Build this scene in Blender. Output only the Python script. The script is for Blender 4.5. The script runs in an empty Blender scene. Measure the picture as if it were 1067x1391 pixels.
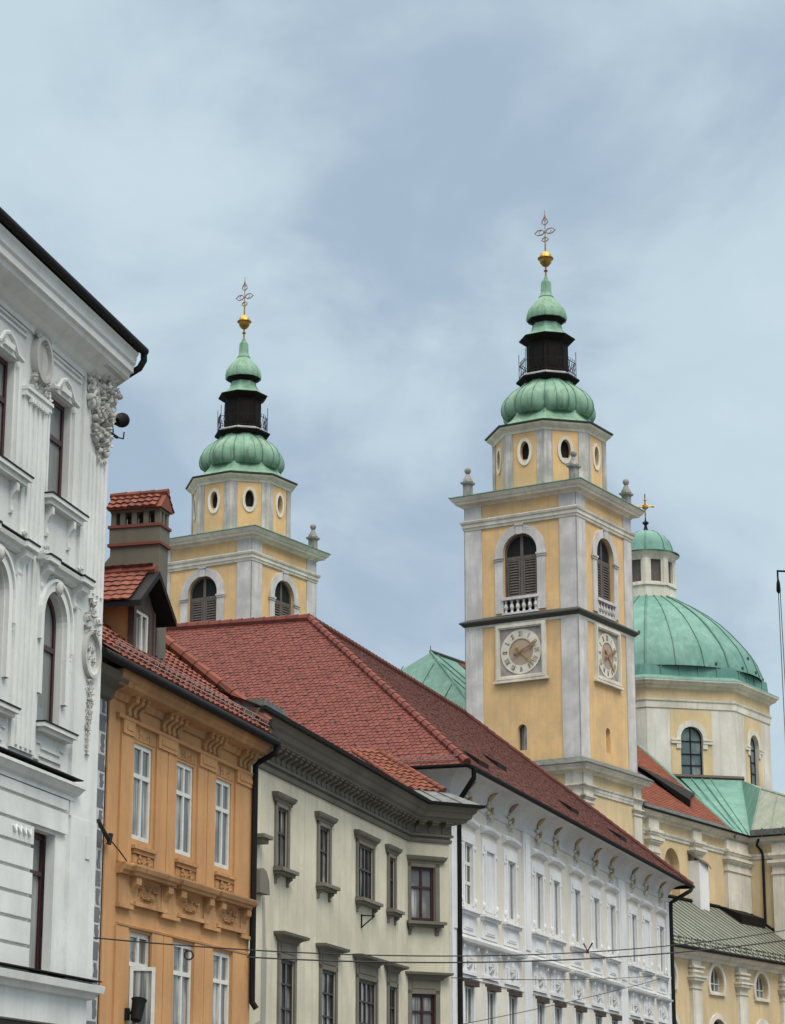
import bpy, math, random
from mathutils import Matrix, Vector
R_ = math.radians
sc = bpy.context.scene
COL = sc.collection

# ------------------------------------------------------------------ camera
cam = bpy.data.cameras.new("camera"); camo = bpy.data.objects.new("camera", cam); COL.objects.link(camo)
cam.sensor_fit = 'VERTICAL'; cam.sensor_height = 24.0; cam.lens = 24.0 * 3200.0 / 1391.0
cam.clip_start = 0.5; cam.clip_end = 3000
camo.location = (0, 0, 1.7); camo.rotation_euler = (R_(90 + 15.2013), 0, 0)
sc.camera = camo

# ------------------------------------------------------------------ sky and light (overcast day)
SUN_EL, SUN_AZ = 52.0, 150.0      # elevation; azimuth clockwise from +Y
sc.view_settings.view_transform = 'Standard'; sc.view_settings.look = 'None'
sc.view_settings.exposure = 0.12; sc.view_settings.gamma = 1.0; sc.view_settings.use_curve_mapping = False
world = bpy.data.worlds.new("World"); sc.world = world; world.use_nodes = True
wn, wl = world.node_tree.nodes, world.node_tree.links
wn.clear()
def wnode(t, **k):
    n = wn.new(t)
    for a, b in k.items(): setattr(n, a, b)
    return n
out = wnode('ShaderNodeOutputWorld')
sky = wnode('ShaderNodeTexSky', sky_type='NISHITA', sun_disc=False, sun_elevation=R_(SUN_EL), sun_rotation=R_(SUN_AZ))
bg1 = wnode('ShaderNodeBackground'); bg1.inputs[1].default_value = 0.10
wl.new(sky.outputs[0], bg1.inputs[0])
geo = wnode('ShaderNodeTexCoord')
sep = wnode('ShaderNodeSeparateXYZ'); wl.new(geo.outputs['Generated'], sep.inputs[0])
def wmath(op, a, b=None):
    n = wnode('ShaderNodeMath', operation=op)
    for i, q in enumerate((a, b)):
        if q is None: continue
        if isinstance(q, (int, float)): n.inputs[i].default_value = q
        else: wl.new(q, n.inputs[i])
    return n.outputs[0]
zz = wmath('ADD', wmath('MAXIMUM', sep.outputs[2], 0.0), 0.55)
comb = wnode('ShaderNodeCombineXYZ')
wl.new(wmath('DIVIDE', sep.outputs[0], zz), comb.inputs[0]); wl.new(wmath('DIVIDE', sep.outputs[1], zz), comb.inputs[1])
comb.inputs[2].default_value = 3.7
def cloud(scale, detail, rough, dist, lo, hi, off):
    mp = wnode('ShaderNodeMapping'); mp.inputs['Location'].default_value = off
    wl.new(comb.outputs[0], mp.inputs[0])
    nz = wnode('ShaderNodeTexNoise'); nz.inputs['Scale'].default_value = scale; nz.inputs['Detail'].default_value = detail
    nz.inputs['Roughness'].default_value = rough; nz.inputs['Distortion'].default_value = dist
    wl.new(mp.outputs[0], nz.inputs['Vector'])
    r = wnode('ShaderNodeMapRange', interpolation_type='SMOOTHSTEP'); r.inputs[1].default_value = lo; r.inputs[2].default_value = hi
    wl.new(nz.outputs[0], r.inputs[0]); return r.outputs[0]
c1 = cloud(4.4, 8, 0.52, 0.5, 0.39, 0.61, (8.53, 1.93, 0))
c2 = cloud(8.0, 9, 0.56, 0.4, 0.44, 0.72, (4.1, 2.2, 0))
mixc = wnode('ShaderNodeMix', data_type='RGBA'); wl.new(c1, mixc.inputs['Factor'])
mixc.inputs['A'].default_value = (0.368, 0.470, 0.585, 1); mixc.inputs['B'].default_value = (0.530, 0.655, 0.730, 1)
mix2 = wnode('ShaderNodeMix', data_type='RGBA'); wl.new(wmath('MULTIPLY', c2, 0.55), mix2.inputs['Factor'])
wl.new(mixc.outputs['Result'], mix2.inputs['A']); mix2.inputs['B'].default_value = (0.61, 0.725, 0.79, 1)
zr = wnode('ShaderNodeMapRange', interpolation_type='SMOOTHSTEP'); zr.inputs[1].default_value = 0.50; zr.inputs[2].default_value = 0.95
zr.inputs[3].default_value = 1.0; zr.inputs[4].default_value = 5.8
wl.new(sep.outputs[2], zr.inputs[0])
zt = wnode('ShaderNodeMapRange', interpolation_type='SMOOTHSTEP'); zt.inputs[1].default_value = 0.48; zt.inputs[2].default_value = 0.85
wl.new(sep.outputs[2], zt.inputs[0])
mix3 = wnode('ShaderNodeMix', data_type='RGBA'); wl.new(zt.outputs[0], mix3.inputs['Factor'])      # thick cloud overhead is white, not blue
wl.new(mix2.outputs['Result'], mix3.inputs['A']); mix3.inputs['B'].default_value = (0.66, 0.62, 0.56, 1)
bg2 = wnode('ShaderNodeBackground'); wl.new(mix3.outputs['Result'], bg2.inputs[0]); wl.new(zr.outputs[0], bg2.inputs[1])
ms = wnode('ShaderNodeMixShader'); ms.inputs[0].default_value = 0.93
wl.new(bg1.outputs[0], ms.inputs[1]); wl.new(bg2.outputs[0], ms.inputs[2]); wl.new(ms.outputs[0], out.inputs[0])
sun = bpy.data.lights.new("sun", 'SUN'); sun.energy = 1.5; sun.angle = R_(25); sun.color = (1.0, 0.95, 0.88)
suno = bpy.data.objects.new("sun", sun); COL.objects.link(suno)
sd = Vector((math.sin(R_(SUN_AZ)) * math.cos(R_(SUN_EL)), math.cos(R_(SUN_AZ)) * math.cos(R_(SUN_EL)), math.sin(R_(SUN_EL))))
suno.rotation_euler = sd.to_track_quat('Z', 'Y').to_euler()

# ------------------------------------------------------------------ materials
def newmat(name):
    m = bpy.data.materials.new(name); m.use_nodes = True
    nt = m.node_tree; b = nt.nodes['Principled BSDF']; return m, nt, b
def N(nt, t, **k):
    n = nt.nodes.new(t)
    for a, b in k.items(): setattr(n, a, b)
    return n
def noise(nt, vec, scale, detail=4, rough=0.55, stretch=None, dist=0.0):
    if stretch:
        mp = N(nt, 'ShaderNodeMapping'); mp.inputs['Scale'].default_value = stretch
        nt.links.new(vec, mp.inputs[0]); vec = mp.outputs[0]
    n = N(nt, 'ShaderNodeTexNoise'); n.inputs['Scale'].default_value = scale; n.inputs['Detail'].default_value = detail
    n.inputs['Roughness'].default_value = rough; n.inputs['Distortion'].default_value = dist
    nt.links.new(vec, n.inputs['Vector']); return n.outputs[0]
def ramp(nt, f, lo, hi, a=0.0, b=1.0):
    r = N(nt, 'ShaderNodeMapRange', interpolation_type='SMOOTHSTEP')
    for i, q in enumerate((lo, hi, a, b)): r.inputs[i + 1].default_value = q
    nt.links.new(f, r.inputs[0]); return r.outputs[0]
def mixrgb(nt, f, a, b, mode='MIX'):
    m = N(nt, 'ShaderNodeMix', data_type='RGBA', blend_type=mode)
    for k, q in (('Factor', f), ('A', a), ('B', b)):
        s = m.inputs[k] if k != 'Factor' else m.inputs[0]
        if isinstance(q, (int, float)): s.default_value = q
        elif isinstance(q, tuple): s.default_value = (q[0], q[1], q[2], 1)
        else: nt.links.new(q, s)
    return m.outputs['Result']
def bump(nt, b, h, strength=0.3, dist=0.02):
    n = N(nt, 'ShaderNodeBump'); n.inputs['Strength'].default_value = strength; n.inputs['Distance'].default_value = dist
    nt.links.new(h, n.inputs['Height']); nt.links.new(n.outputs[0], b.inputs['Normal'])
def obj_co(nt): return N(nt, 'ShaderNodeTexCoord').outputs['Object']
def plaster(name, c, dirt=None, amt=0.45, patch=0.35, rough=0.9, sc_=1.0, thr=0.0):
    """painted lime plaster: cloudy tone, vertical rain streaks, fine grain"""
    m, nt, b = newmat(name); co = obj_co(nt)
    dirt = dirt or tuple(q * 0.62 for q in c)
    big = ramp(nt, noise(nt, co, 0.55 * sc_, 5, 0.6), 0.40 - thr, 0.72 - thr)
    stk = ramp(nt, noise(nt, co, 1.0 * sc_, 6, 0.65, (3.2, 3.2, 0.22)), 0.50 - thr, 0.76 - thr)
    spk = ramp(nt, noise(nt, co, 7.0 * sc_, 5, 0.7), 0.42, 0.70)
    light = tuple(min(0.9, q * 1.10 + 0.01) for q in c)
    col = mixrgb(nt, ramp(nt, noise(nt, co, 0.9 * sc_, 3, 0.5, (1, 1, 0.7)), 0.35, 0.65, 0, 1), c, light)
    f = N(nt, 'ShaderNodeMath', operation='MULTIPLY'); nt.links.new(big, f.inputs[0]); f.inputs[1].default_value = patch
    col = mixrgb(nt, f.outputs[0], col, dirt)
    f2 = N(nt, 'ShaderNodeMath', operation='MULTIPLY'); nt.links.new(stk, f2.inputs[0]); f2.inputs[1].default_value = amt
    col = mixrgb(nt, f2.outputs[0], col, dirt)
    f3 = N(nt, 'ShaderNodeMath', operation='MULTIPLY'); nt.links.new(spk, f3.inputs[0]); f3.inputs[1].default_value = 0.14
    col = mixrgb(nt, f3.outputs[0], col, dirt)
    nt.links.new(col, b.inputs['Base Color']); b.inputs['Roughness'].default_value = rough
    b.inputs['Specular IOR Level'].default_value = 0.2
    bump(nt, b, noise(nt, co, 30, 4, 0.6), 0.25, 0.01); return m
def plain(name, c, rough=0.6, metal=0.0, var=0.25, spec=0.4):
    m, nt, b = newmat(name); co = obj_co(nt)
    f = ramp(nt, noise(nt, co, 5, 5, 0.6), 0.35, 0.7)
    nt.links.new(mixrgb(nt, f, c, tuple(q * (1 - var) for q in c)), b.inputs['Base Color'])
    b.inputs['Roughness'].default_value = rough; b.inputs['Metallic'].default_value = metal
    b.inputs['Specular IOR Level'].default_value = spec; return m
def copper(name, a, c, brown, amt=0.35):
    m, nt, b = newmat(name); co = obj_co(nt)
    col = mixrgb(nt, ramp(nt, noise(nt, co, 0.9, 6, 0.65), 0.33, 0.68), a, c)
    col = mixrgb(nt, ramp(nt, noise(nt, co, 4.0, 6, 0.7, (1, 1, 0.10)), 0.46, 0.74, 0, amt), col, brown)
    col = mixrgb(nt, ramp(nt, noise(nt, co, 1.7, 5, 0.6, (1.5, 1.5, 0.3)), 0.52, 0.78, 0, 0.5), col, tuple(min(.8, q * 1.45) for q in c))
    nt.links.new(col, b.inputs['Base Color']); b.inputs['Roughness'].default_value = 0.62
    b.inputs['Metallic'].default_value = 0.0; b.inputs['Specular IOR Level'].default_value = 0.3
    bump(nt, b, noise(nt, co, 3.0, 5, 0.6), 0.25, 0.04); return m
def tilemat(name, a, c, moss=(0.05, 0.045, 0.04), mossamt=0.35):
    m, nt, b = newmat(name); co = obj_co(nt)
    g = N(nt, 'ShaderNodeNewGeometry')
    col = mixrgb(nt, g.outputs['Random Per Island'], a, c)
    col = mixrgb(nt, ramp(nt, noise(nt, co, 0.5, 6, 0.65), 0.48, 0.75, 0, mossamt), col, moss)
    col = mixrgb(nt, ramp(nt, noise(nt, co, 6, 5, 0.7), 0.5, 0.8, 0, 0.22), col, tuple(q * 1.25 for q in a))
    nt.links.new(col, b.inputs['Base Color']); b.inputs['Roughness'].default_value = 0.75
    b.inputs['Specular IOR Level'].default_value = 0.1
    bump(nt, b, noise(nt, co, 14, 4, 0.6), 0.3, 0.01); return m
def glassmat(name, dark, light, sx=9.0):
    """window pane seen from the street: glossy glass, dim room and pale net curtain folds behind it"""
    m, nt, b = newmat(name); co = obj_co(nt)
    f = ramp(nt, noise(nt, co, 1.0, 3, 0.5, (sx, sx, 0.35)), 0.40, 0.62)
    f2 = ramp(nt, noise(nt, co, 0.8, 2, 0.5), 0.38, 0.6)
    mm = N(nt, 'ShaderNodeMath', operation='MULTIPLY'); nt.links.new(f, mm.inputs[0]); nt.links.new(f2, mm.inputs[1])
    nt.links.new(mixrgb(nt, mm.outputs[0], dark, light), b.inputs['Base Color'])
    b.inputs['Roughness'].default_value = 0.06; b.inputs['Specular IOR Level'].default_value = 0.55
    bump(nt, b, noise(nt, co, 1.6, 2, 0.5), 0.06, 0.03); return m
M = {}
M['white'] = plaster('white_grey_plaster', (0.66, 0.675, 0.65), (0.43, 0.435, 0.41), 0.30, 0.30, thr=0.03)
M['whiteorn'] = plaster('white_stucco', (0.58, 0.58, 0.55), (0.26, 0.25, 0.22), 0.5, 0.5, thr=0.05)
M['orange'] = plaster('ochre_plaster', (0.52, 0.285, 0.125), (0.36, 0.195, 0.095), 0.45, 0.45, thr=0.04)
M['orangetrim'] = plaster('ochre_trim', (0.51, 0.285, 0.13), (0.24, 0.135, 0.072), 0.6, 0.6, thr=0.04)
M['quoinw'] = plaster('pale_quoin_paint', (0.50, 0.50, 0.51), (0.30, 0.29, 0.26), 0.5, 0.5)
M['quoing'] = plaster('grey_quoin_paint', (0.12, 0.13, 0.15), (0.2, 0.2, 0.19), 0.3, 0.4)
M['cream'] = plaster('cream_plaster', (0.60, 0.565, 0.435), (0.38, 0.36, 0.28), 0.5, 0.5, thr=0.05)
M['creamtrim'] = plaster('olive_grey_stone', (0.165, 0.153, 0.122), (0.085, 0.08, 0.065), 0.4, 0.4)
M['creampatch'] = plaster('repair_mortar', (0.33, 0.32, 0.27), None, 0.3, 0.3)
M['twhite'] = plaster('pale_stucco', (0.68, 0.685, 0.685), (0.46, 0.46, 0.455), 0.4, 0.3)
M['tbeige'] = plaster('beige_plaster', (0.63, 0.59, 0.51), (0.45, 0.42, 0.36), 0.35, 0.3)
M['tgrey'] = plaster('grey_stucco', (0.58, 0.58, 0.575), (0.38, 0.38, 0.375), 0.35, 0.35)  # greyer stucco of the cove and star reliefs
M['yellow'] = plaster('church_yellow', (0.66, 0.435, 0.205), (0.44, 0.325, 0.20), 0.42, 0.5, sc_=1.2, thr=0.05)
M['cyellow'] = plaster('church_pale_yellow', (0.62, 0.47, 0.265), (0.42, 0.35, 0.24), 0.5, 0.45, sc_=0.8, thr=0.05)
M['stone'] = plaster('grey_render', (0.56, 0.545, 0.53), (0.36, 0.35, 0.34), 0.48, 0.7, sc_=1.3, thr=0.06)
M['urnstone'] = plaster('weathered_urn_stone', (0.30, 0.285, 0.275), (0.15, 0.145, 0.14), 0.7, 0.7, sc_=3, thr=0.05)
M['octstone'] = plaster('stained_render', (0.58, 0.56, 0.52), (0.27, 0.265, 0.25), 0.9, 0.8, sc_=1.3, thr=0.1)
M['trim'] = plaster('cream_stone_trim', (0.68, 0.645, 0.55), (0.40, 0.375, 0.32), 0.6, 0.5, sc_=0.9, thr=0.05)
M['drum'] = plaster('drum_render', (0.63, 0.605, 0.55), (0.44, 0.40, 0.34), 0.65, 0.5, sc_=0.8, thr=0.06)
M['copper'] = copper('green_copper', (0.130, 0.255, 0.170), (0.195, 0.335, 0.245), (0.085, 0.10, 0.06), 0.85)
M['copperd'] = copper('dome_copper', (0.082, 0.205, 0.168), (0.130, 0.262, 0.222), (0.06, 0.13, 0.095), 0.6)
M['copperg'] = copper('grey_copper', (0.155, 0.185, 0.145), (0.205, 0.23, 0.185), (0.09, 0.085, 0.065), 0.4)
M['copperk'] = copper('dark_copper_seam', (0.065, 0.15, 0.115), (0.09, 0.185, 0.145), (0.05, 0.08, 0.06), 0.5)
M['copperc'] = copper('pale_grey_copper', (0.150, 0.168, 0.125), (0.20, 0.215, 0.168), (0.09, 0.09, 0.07), 0.4)
M['seam'] = plain('dark_seam', (0.055, 0.058, 0.05), 0.6)
M['black'] = plain('blackened_wood', (0.009, 0.008, 0.007), 0.8, 0, .25, .15)
M['lead'] = plain('dark_metal', (0.016, 0.016, 0.017), 0.7, 0.0, .25, .12)
M['zinc'] = plain('zinc_sheet', (0.135, 0.145, 0.138), 0.6, 0.0, 0.4, .2)
M['gold'] = plain('gilded_metal', (0.45, 0.27, 0.07), 0.42, 1.0, 0.5)
M['iron'] = plain('rusty_iron', (0.30, 0.225, 0.21), 0.6)
M['dark'] = plain('painted_interior_dark', (0.008, 0.008, 0.009), 0.9)  # near-black colour stands in for the shade inside the tower openings
M['tileR'] = tilemat('red_plain_tile', (0.162, 0.053, 0.042), (0.120, 0.040, 0.033), (0.075, 0.034, 0.028), 0.25)
M['tileT'] = tilemat('brown_plain_tile', (0.135, 0.050, 0.039), (0.100, 0.040, 0.033), (0.045, 0.03, 0.028), 0.45)
M['tileY'] = tilemat('red_pantile', (0.205, 0.072, 0.050), (0.125, 0.046, 0.036), (0.05, 0.03, 0.028), 0.45)
M['tileC'] = tilemat('orange_pantile', (0.195, 0.068, 0.043), (0.135, 0.048, 0.033), (0.08, 0.04, 0.03), 0.35)
M['tileN'] = tilemat('nave_tile', (0.225, 0.070, 0.038), (0.155, 0.050, 0.032), (0.07, 0.04, 0.03), 0.45)
M['under'] = plain('roof_underlay', (0.035, 0.018, 0.015), 0.9)
M['chim'] = plaster('chimney_render', (0.125, 0.118, 0.092), (0.08, 0.075, 0.06), 0.4, 0.4)
M['wood'] = plain('brown_wood', (0.075, 0.052, 0.042), 0.65)
M['shut'] = plain('weathered_shutter', (0.115, 0.098, 0.085), 0.75)
M['frw'] = plain('white_window_paint', (0.66, 0.665, 0.62), 0.5, 0, 0.12)
M['frred'] = plain('oxblood_window_paint', (0.050, 0.012, 0.016), 0.4)
M['frdk'] = plain('dark_window_paint', (0.040, 0.030, 0.027), 0.5)
M['frol'] = plain('olive_window_paint', (0.085, 0.080, 0.066), 0.6)
M['g0'] = glassmat('pane_black', (0.012, 0.012, 0.013), (0.05, 0.05, 0.05))
M['g1'] = glassmat('pane_curtain', (0.10, 0.105, 0.10), (0.50, 0.50, 0.47))
M['g2'] = glassmat('pane_dim', (0.035, 0.036, 0.036), (0.30, 0.31, 0.30))
M['g3'] = glassmat('pane_blind', (0.16, 0.17, 0.165), (0.33, 0.35, 0.34), 4)
M['g4'] = glassmat('pane_green', (0.085, 0.12, 0.12), (0.30, 0.36, 0.34), 1.2)
M['g5'] = glassmat('pane_lilac', (0.115, 0.12, 0.15), (0.26, 0.27, 0.30))
M['dial'] = plaster('dial_white', (0.60, 0.57, 0.48), (0.42, 0.40, 0.34), 0.4, 0.5, sc_=2)
M['dialin'] = plaster('dial_rose', (0.36, 0.25, 0.205), (0.34, 0.30, 0.22), 0.3, 0.8, sc_=2)
M['dialbg'] = plaster('dial_fresco', (0.34, 0.305, 0.275), (0.19, 0.19, 0.20), 0.5, 0.9, sc_=3)
M['ochre'] = plain('gilt_paint', (0.40, 0.275, 0.10), 0.6, 0, 0.35)
M['ochre2'] = plain('brown_gilt_paint', (0.27, 0.165, 0.07), 0.6, 0, 0.4)
M['wire'] = plain('black_cable', (0.016, 0.016, 0.017), 0.6)
M['polew'] = plain('white_pole', (0.62, 0.60, 0.60), 0.4, 0, 0.15)
M['pave'] = plaster('stone_paving', (0.115, 0.112, 0.108), (0.075, 0.074, 0.072), 0.2, 0.5)
M['asph'] = plaster('asphalt', (0.055, 0.055, 0.057), (0.035, 0.035, 0.036), 0.2, 0.5)

# ------------------------------------------------------------------ mesh builder
class MB:
    def __init__(s, M_=None): s.v = []; s.f = []; s.mi = []; s.M = M_; s.cur = 0; s.cut = []
    def piece(s): s.cut.append((len(s.v), len(s.f)))          # what follows is a part of its own
    def add(s, vs, fs):
        o = len(s.v)
        for p in vs:
            p = Vector(p)
            s.v.append(tuple(s.M @ p) if s.M is not None else tuple(p))
        for f in fs: s.f.append([i + o for i in f]); s.mi.append(s.cur)
    def poly(s, pts): s.add(pts, [list(range(len(pts)))])
    def box(s, x0, x1, y0, y1, z0, z1):
        v = [(x, y, z) for z in (z0, z1) for y in (y0, y1) for x in (x0, x1)]
        s.add(v, [[0, 2, 3, 1], [4, 5, 7, 6], [0, 1, 5, 4], [2, 6, 7, 3], [0, 4, 6, 2], [1, 3, 7, 5]])
    def ext(s, pts, y0, y1):
        """polygon in x,z extruded from y0 to y1"""
        n = len(pts)
        s.add([(p[0], y0, p[1]) for p in pts] + [(p[0], y1, p[1]) for p in pts],
              [list(range(n)), list(range(2 * n - 1, n - 1, -1))] + [[i, i + n, (i + 1) % n + n, (i + 1) % n] for i in range(n)])
    def prism(s, pts, z0, z1):
        n = len(pts)
        s.add([(p[0], p[1], z0) for p in pts] + [(p[0], p[1], z1) for p in pts],
              [list(range(n - 1, -1, -1)), list(range(n, 2 * n))] + [[i, (i + 1) % n, (i + 1) % n + n, i + n] for i in range(n)])
    def lathe(s, cx, cy, prof, n=24, rot=0.0, mod=None, cap=True):
        vs = []
        for r, z in prof:
            for k in range(n):
                a = rot + 2 * math.pi * k / n; q = r * (mod(k, z) if mod else 1)
                vs.append((cx + q * math.cos(a), cy + q * math.sin(a), z))
        fs = []
        for j in range(len(prof) - 1):
            for k in range(n):
                a, b = j * n + k, j * n + (k + 1) % n
                fs.append([a, b, b + n, a + n])
        if cap:
            fs.append(list(range(n - 1, -1, -1))); fs.append([(len(prof) - 1) * n + k for k in range(n)])
        s.add(vs, fs)
    def tube(s, pts, r, n=6):
        pts = [Vector(p) for p in pts]; m = len(pts); rs = r if isinstance(r, (list, tuple)) else [r] * m
        vs = []; up = None
        for i, p in enumerate(pts):
            t = (pts[min(i + 1, m - 1)] - pts[max(i - 1, 0)]).normalized()
            if up is None: up = t.orthogonal().normalized()
            up = (up - t * up.dot(t))
            up = up.normalized() if up.length > 1e-5 else t.orthogonal().normalized()
            w = t.cross(up)
            for k in range(n):
                a = 2 * math.pi * k / n; vs.append(tuple(p + (up * math.cos(a) + w * math.sin(a)) * rs[i]))
        fs = [[i * n + k, i * n + (k + 1) % n, (i + 1) * n + (k + 1) % n, (i + 1) * n + k] for i in range(m - 1) for k in range(n)]
        fs += [list(range(n - 1, -1, -1)), [(m - 1) * n + k for k in range(n)]]
        s.add(vs, fs)
    def ell(s, c, r, rot=0.0, n=8, m=5):
        """ellipsoid, turned by rot in the x,z plane"""
        vs = []; ca, sa = math.cos(rot), math.sin(rot)
        for j in range(m + 1):
            th = math.pi * j / m
            for k in range(n):
                a = 2 * math.pi * k / n
                x, y, z = r[0] * math.cos(th), r[1] * math.sin(th) * math.cos(a), r[2] * math.sin(th) * math.sin(a)
                vs.append((c[0] + x * ca - z * sa, c[1] + y, c[2] + x * sa + z * ca))
        s.add(vs, [[j * n + k, j * n + (k + 1) % n, (j + 1) * n + (k + 1) % n, (j + 1) * n + k] for j in range(m) for k in range(n)])
    def ring(s, o, i, y0, y1, skip=0):
        """frame between outlines o and i (same count, x,z), front at y0, back at y1"""
        n = len(o)
        s.add([(p[0], y0, p[1]) for p in o] + [(p[0], y0, p[1]) for p in i] + [(p[0], y1, p[1]) for p in o] + [(p[0], y1, p[1]) for p in i],
              [f for k in range(skip, n) for l in [(k + 1) % n] for f in ([k, l, l + n, k + n], [k, k + 2 * n, l + 2 * n, l], [k + n, l + n, l + 3 * n, k + 3 * n])])
    def sweep(s, path, prof, closed=False):
        """profile (out, z) swept along x,y path; outward is to the right of travel"""
        n = len(path); P = [Vector((p[0], p[1])) for p in path]; offs = []
        for i in range(n):
            ds = []
            if closed or i > 0: ds.append((P[i] - P[i - 1]).normalized())
            if closed or i < n - 1: ds.append((P[(i + 1) % n] - P[i]).normalized())
            ns = [Vector((d.y, -d.x)) for d in ds]
            if len(ns) == 1: offs.append(ns[0])
            else:
                b = (ns[0] + ns[1]).normalized(); offs.append(b / max(0.25, b.dot(ns[0])))
        m = len(prof)
        vs = [(P[i].x + offs[i].x * o, P[i].y + offs[i].y * o, z) for i in range(n) for o, z in prof]
        fs = []
        for i in range(n if closed else n - 1):
            j = (i + 1) % n
            for k in range(m - 1): fs.append([i * m + k, j * m + k, j * m + k + 1, i * m + k + 1])
        if not closed: fs += [list(range(m)), [(n - 1) * m + k for k in range(m - 1, -1, -1)]]
        s.add(vs, fs)
    def each(s, name, mat, parent=None, smooth=False):
        cuts = s.cut + [(len(s.v), len(s.f))]; res = []
        for (v0, f0), (v1, f1) in zip(cuts[:-1], cuts[1:]):
            if f1 == f0: continue
            q = MB(); q.v = s.v[v0:v1]; q.f = [[i - v0 for i in f] for f in s.f[f0:f1]]; res.append(q.build(name, mat, parent, smooth))
        return res
    def build(s, name, mat, parent=None, smooth=False, label=None):
        me = bpy.data.meshes.new(name); me.from_pydata(s.v, [], s.f)
        for mm in (mat if isinstance(mat, (list, tuple)) else [mat]): me.materials.append(M[mm])
        if any(s.mi): me.polygons.foreach_set('material_index', s.mi)
        if smooth:
            me.polygons.foreach_set('use_smooth', [True] * len(me.polygons))
            if smooth != 2: me.set_sharp_from_angle(angle=R_(40))
        me.update()
        o = bpy.data.objects.new(name, me); COL.objects.link(o)
        if parent is not None: o.parent = parent
        if label: o['label'] = label
        return o
def thing(name, label, cat, loc, rot=0.0, group=None, scale=1.0):
    o = bpy.data.objects.new(name, None); COL.objects.link(o); o.location = loc; o.rotation_euler = (0, 0, R_(rot)); o.scale = (scale,) * 3
    o.empty_display_size = 0.5; o['label'] = label; o['category'] = cat
    if group: o['group'] = group
    return o
def tag(o, label, cat, group=None):
    o['label'] = label; o['category'] = cat
    if group: o['group'] = group
    return o
def struct(o, kind='structure'): o['kind'] = kind; return o

def outline(kind, a, b, c, d, n=16):
    if kind == 'rect': return [(a, c), (b, c), (b, d), (a, d)]
    xc = (a + b) / 2; w = (b - a) / 2
    if kind == 'arch':
        zs = d - w
        return [(a, c), (b, c)] + [(xc + w * math.cos(math.pi * k / n), zs + w * math.sin(math.pi * k / n)) for k in range(n + 1)]
    if kind == 'oval':
        return [(xc + w * math.cos(2 * math.pi * k / 24), (c + d) / 2 + (d - c) / 2 * math.sin(2 * math.pi * k / 24)) for k in range(24)]
    if kind == 'horseshoe':      # three-quarter round with a flat sill
        r = w; zc = d - r; t0 = math.asin((c - zc) / r)
        return [(xc + r * math.cos(t0 + (math.pi - 2 * t0) * k / 20), zc + r * math.sin(t0 + (math.pi - 2 * t0) * k / 20)) for k in range(21)]
def wall(mb, x0, x1, z0, z1, y, ops=(), dep=0.15):
    """wall face at y with openings (kind, xa, xb, za, zb) and reveals going in by dep"""
    xs = sorted({x0, x1} | {q for o in ops for q in o[1:3]}); zs = sorted({z0, z1} | {q for o in ops for q in o[3:5]})
    for i in range(len(xs) - 1):
        for j in range(len(zs) - 1):
            cx, cz = (xs[i] + xs[i + 1]) / 2, (zs[j] + zs[j + 1]) / 2
            if any(o[1] < cx < o[2] and o[3] < cz < o[4] for o in ops): continue
            mb.poly([(xs[i], y, zs[j]), (xs[i + 1], y, zs[j]), (xs[i + 1], y, zs[j + 1]), (xs[i], y, zs[j + 1])])
    for k, a, b, c, d in ops:
        ol = outline(k, a, b, c, d); n = len(ol)
        for i in range(n):
            p, q = ol[i], ol[(i + 1) % n]
            mb.poly([(p[0], y, p[1]), (q[0], y, q[1]), (q[0], y + dep, q[1]), (p[0], y + dep, p[1])])
        xc, zc = (a + b) / 2, (c + d) / 2
        if k == 'arch':
            h = ol[2:]; m = len(h) // 2
            mb.poly([(b, y, d)] + [(p[0], y, p[1]) for p in h[m::-1]])
            mb.poly([(a, y, d)] + [(p[0], y, p[1]) for p in h[:m - 1:-1]][::-1])
        elif k == 'oval':
            for cxx, czz, s0 in ((b, d, 0), (a, d, 6), (a, c, 12), (b, c, 18)):
                mb.poly([(cxx, y, czz)] + [(ol[(s0 + t) % 24][0], y, ol[(s0 + t) % 24][1]) for t in range(7)][::-1])
        elif k == 'horseshoe':
            m = 10
            mb.poly([(b, y, c), (b, y, d)] + [(p[0], y, p[1]) for p in ol[m::-1]])
            mb.poly([(a, y, d), (a, y, c)] + [(p[0], y, p[1]) for p in ol[:m - 1:-1]])
def shrink(ol, f, kind=None):
    """outline moved inward by f metres (about its own centre)"""
    xs = [p[0] for p in ol]; zs = [p[1] for p in ol]; xc = (min(xs) + max(xs)) / 2; zc = (min(zs) + max(zs)) / 2
    sx = 1 - 2 * f / (max(xs) - min(xs)); sz = 1 - 2 * f / (max(zs) - min(zs))
    return [(xc + (p[0] - xc) * sx, zc + (p[1] - zc) * sz) for p in ol]
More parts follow.
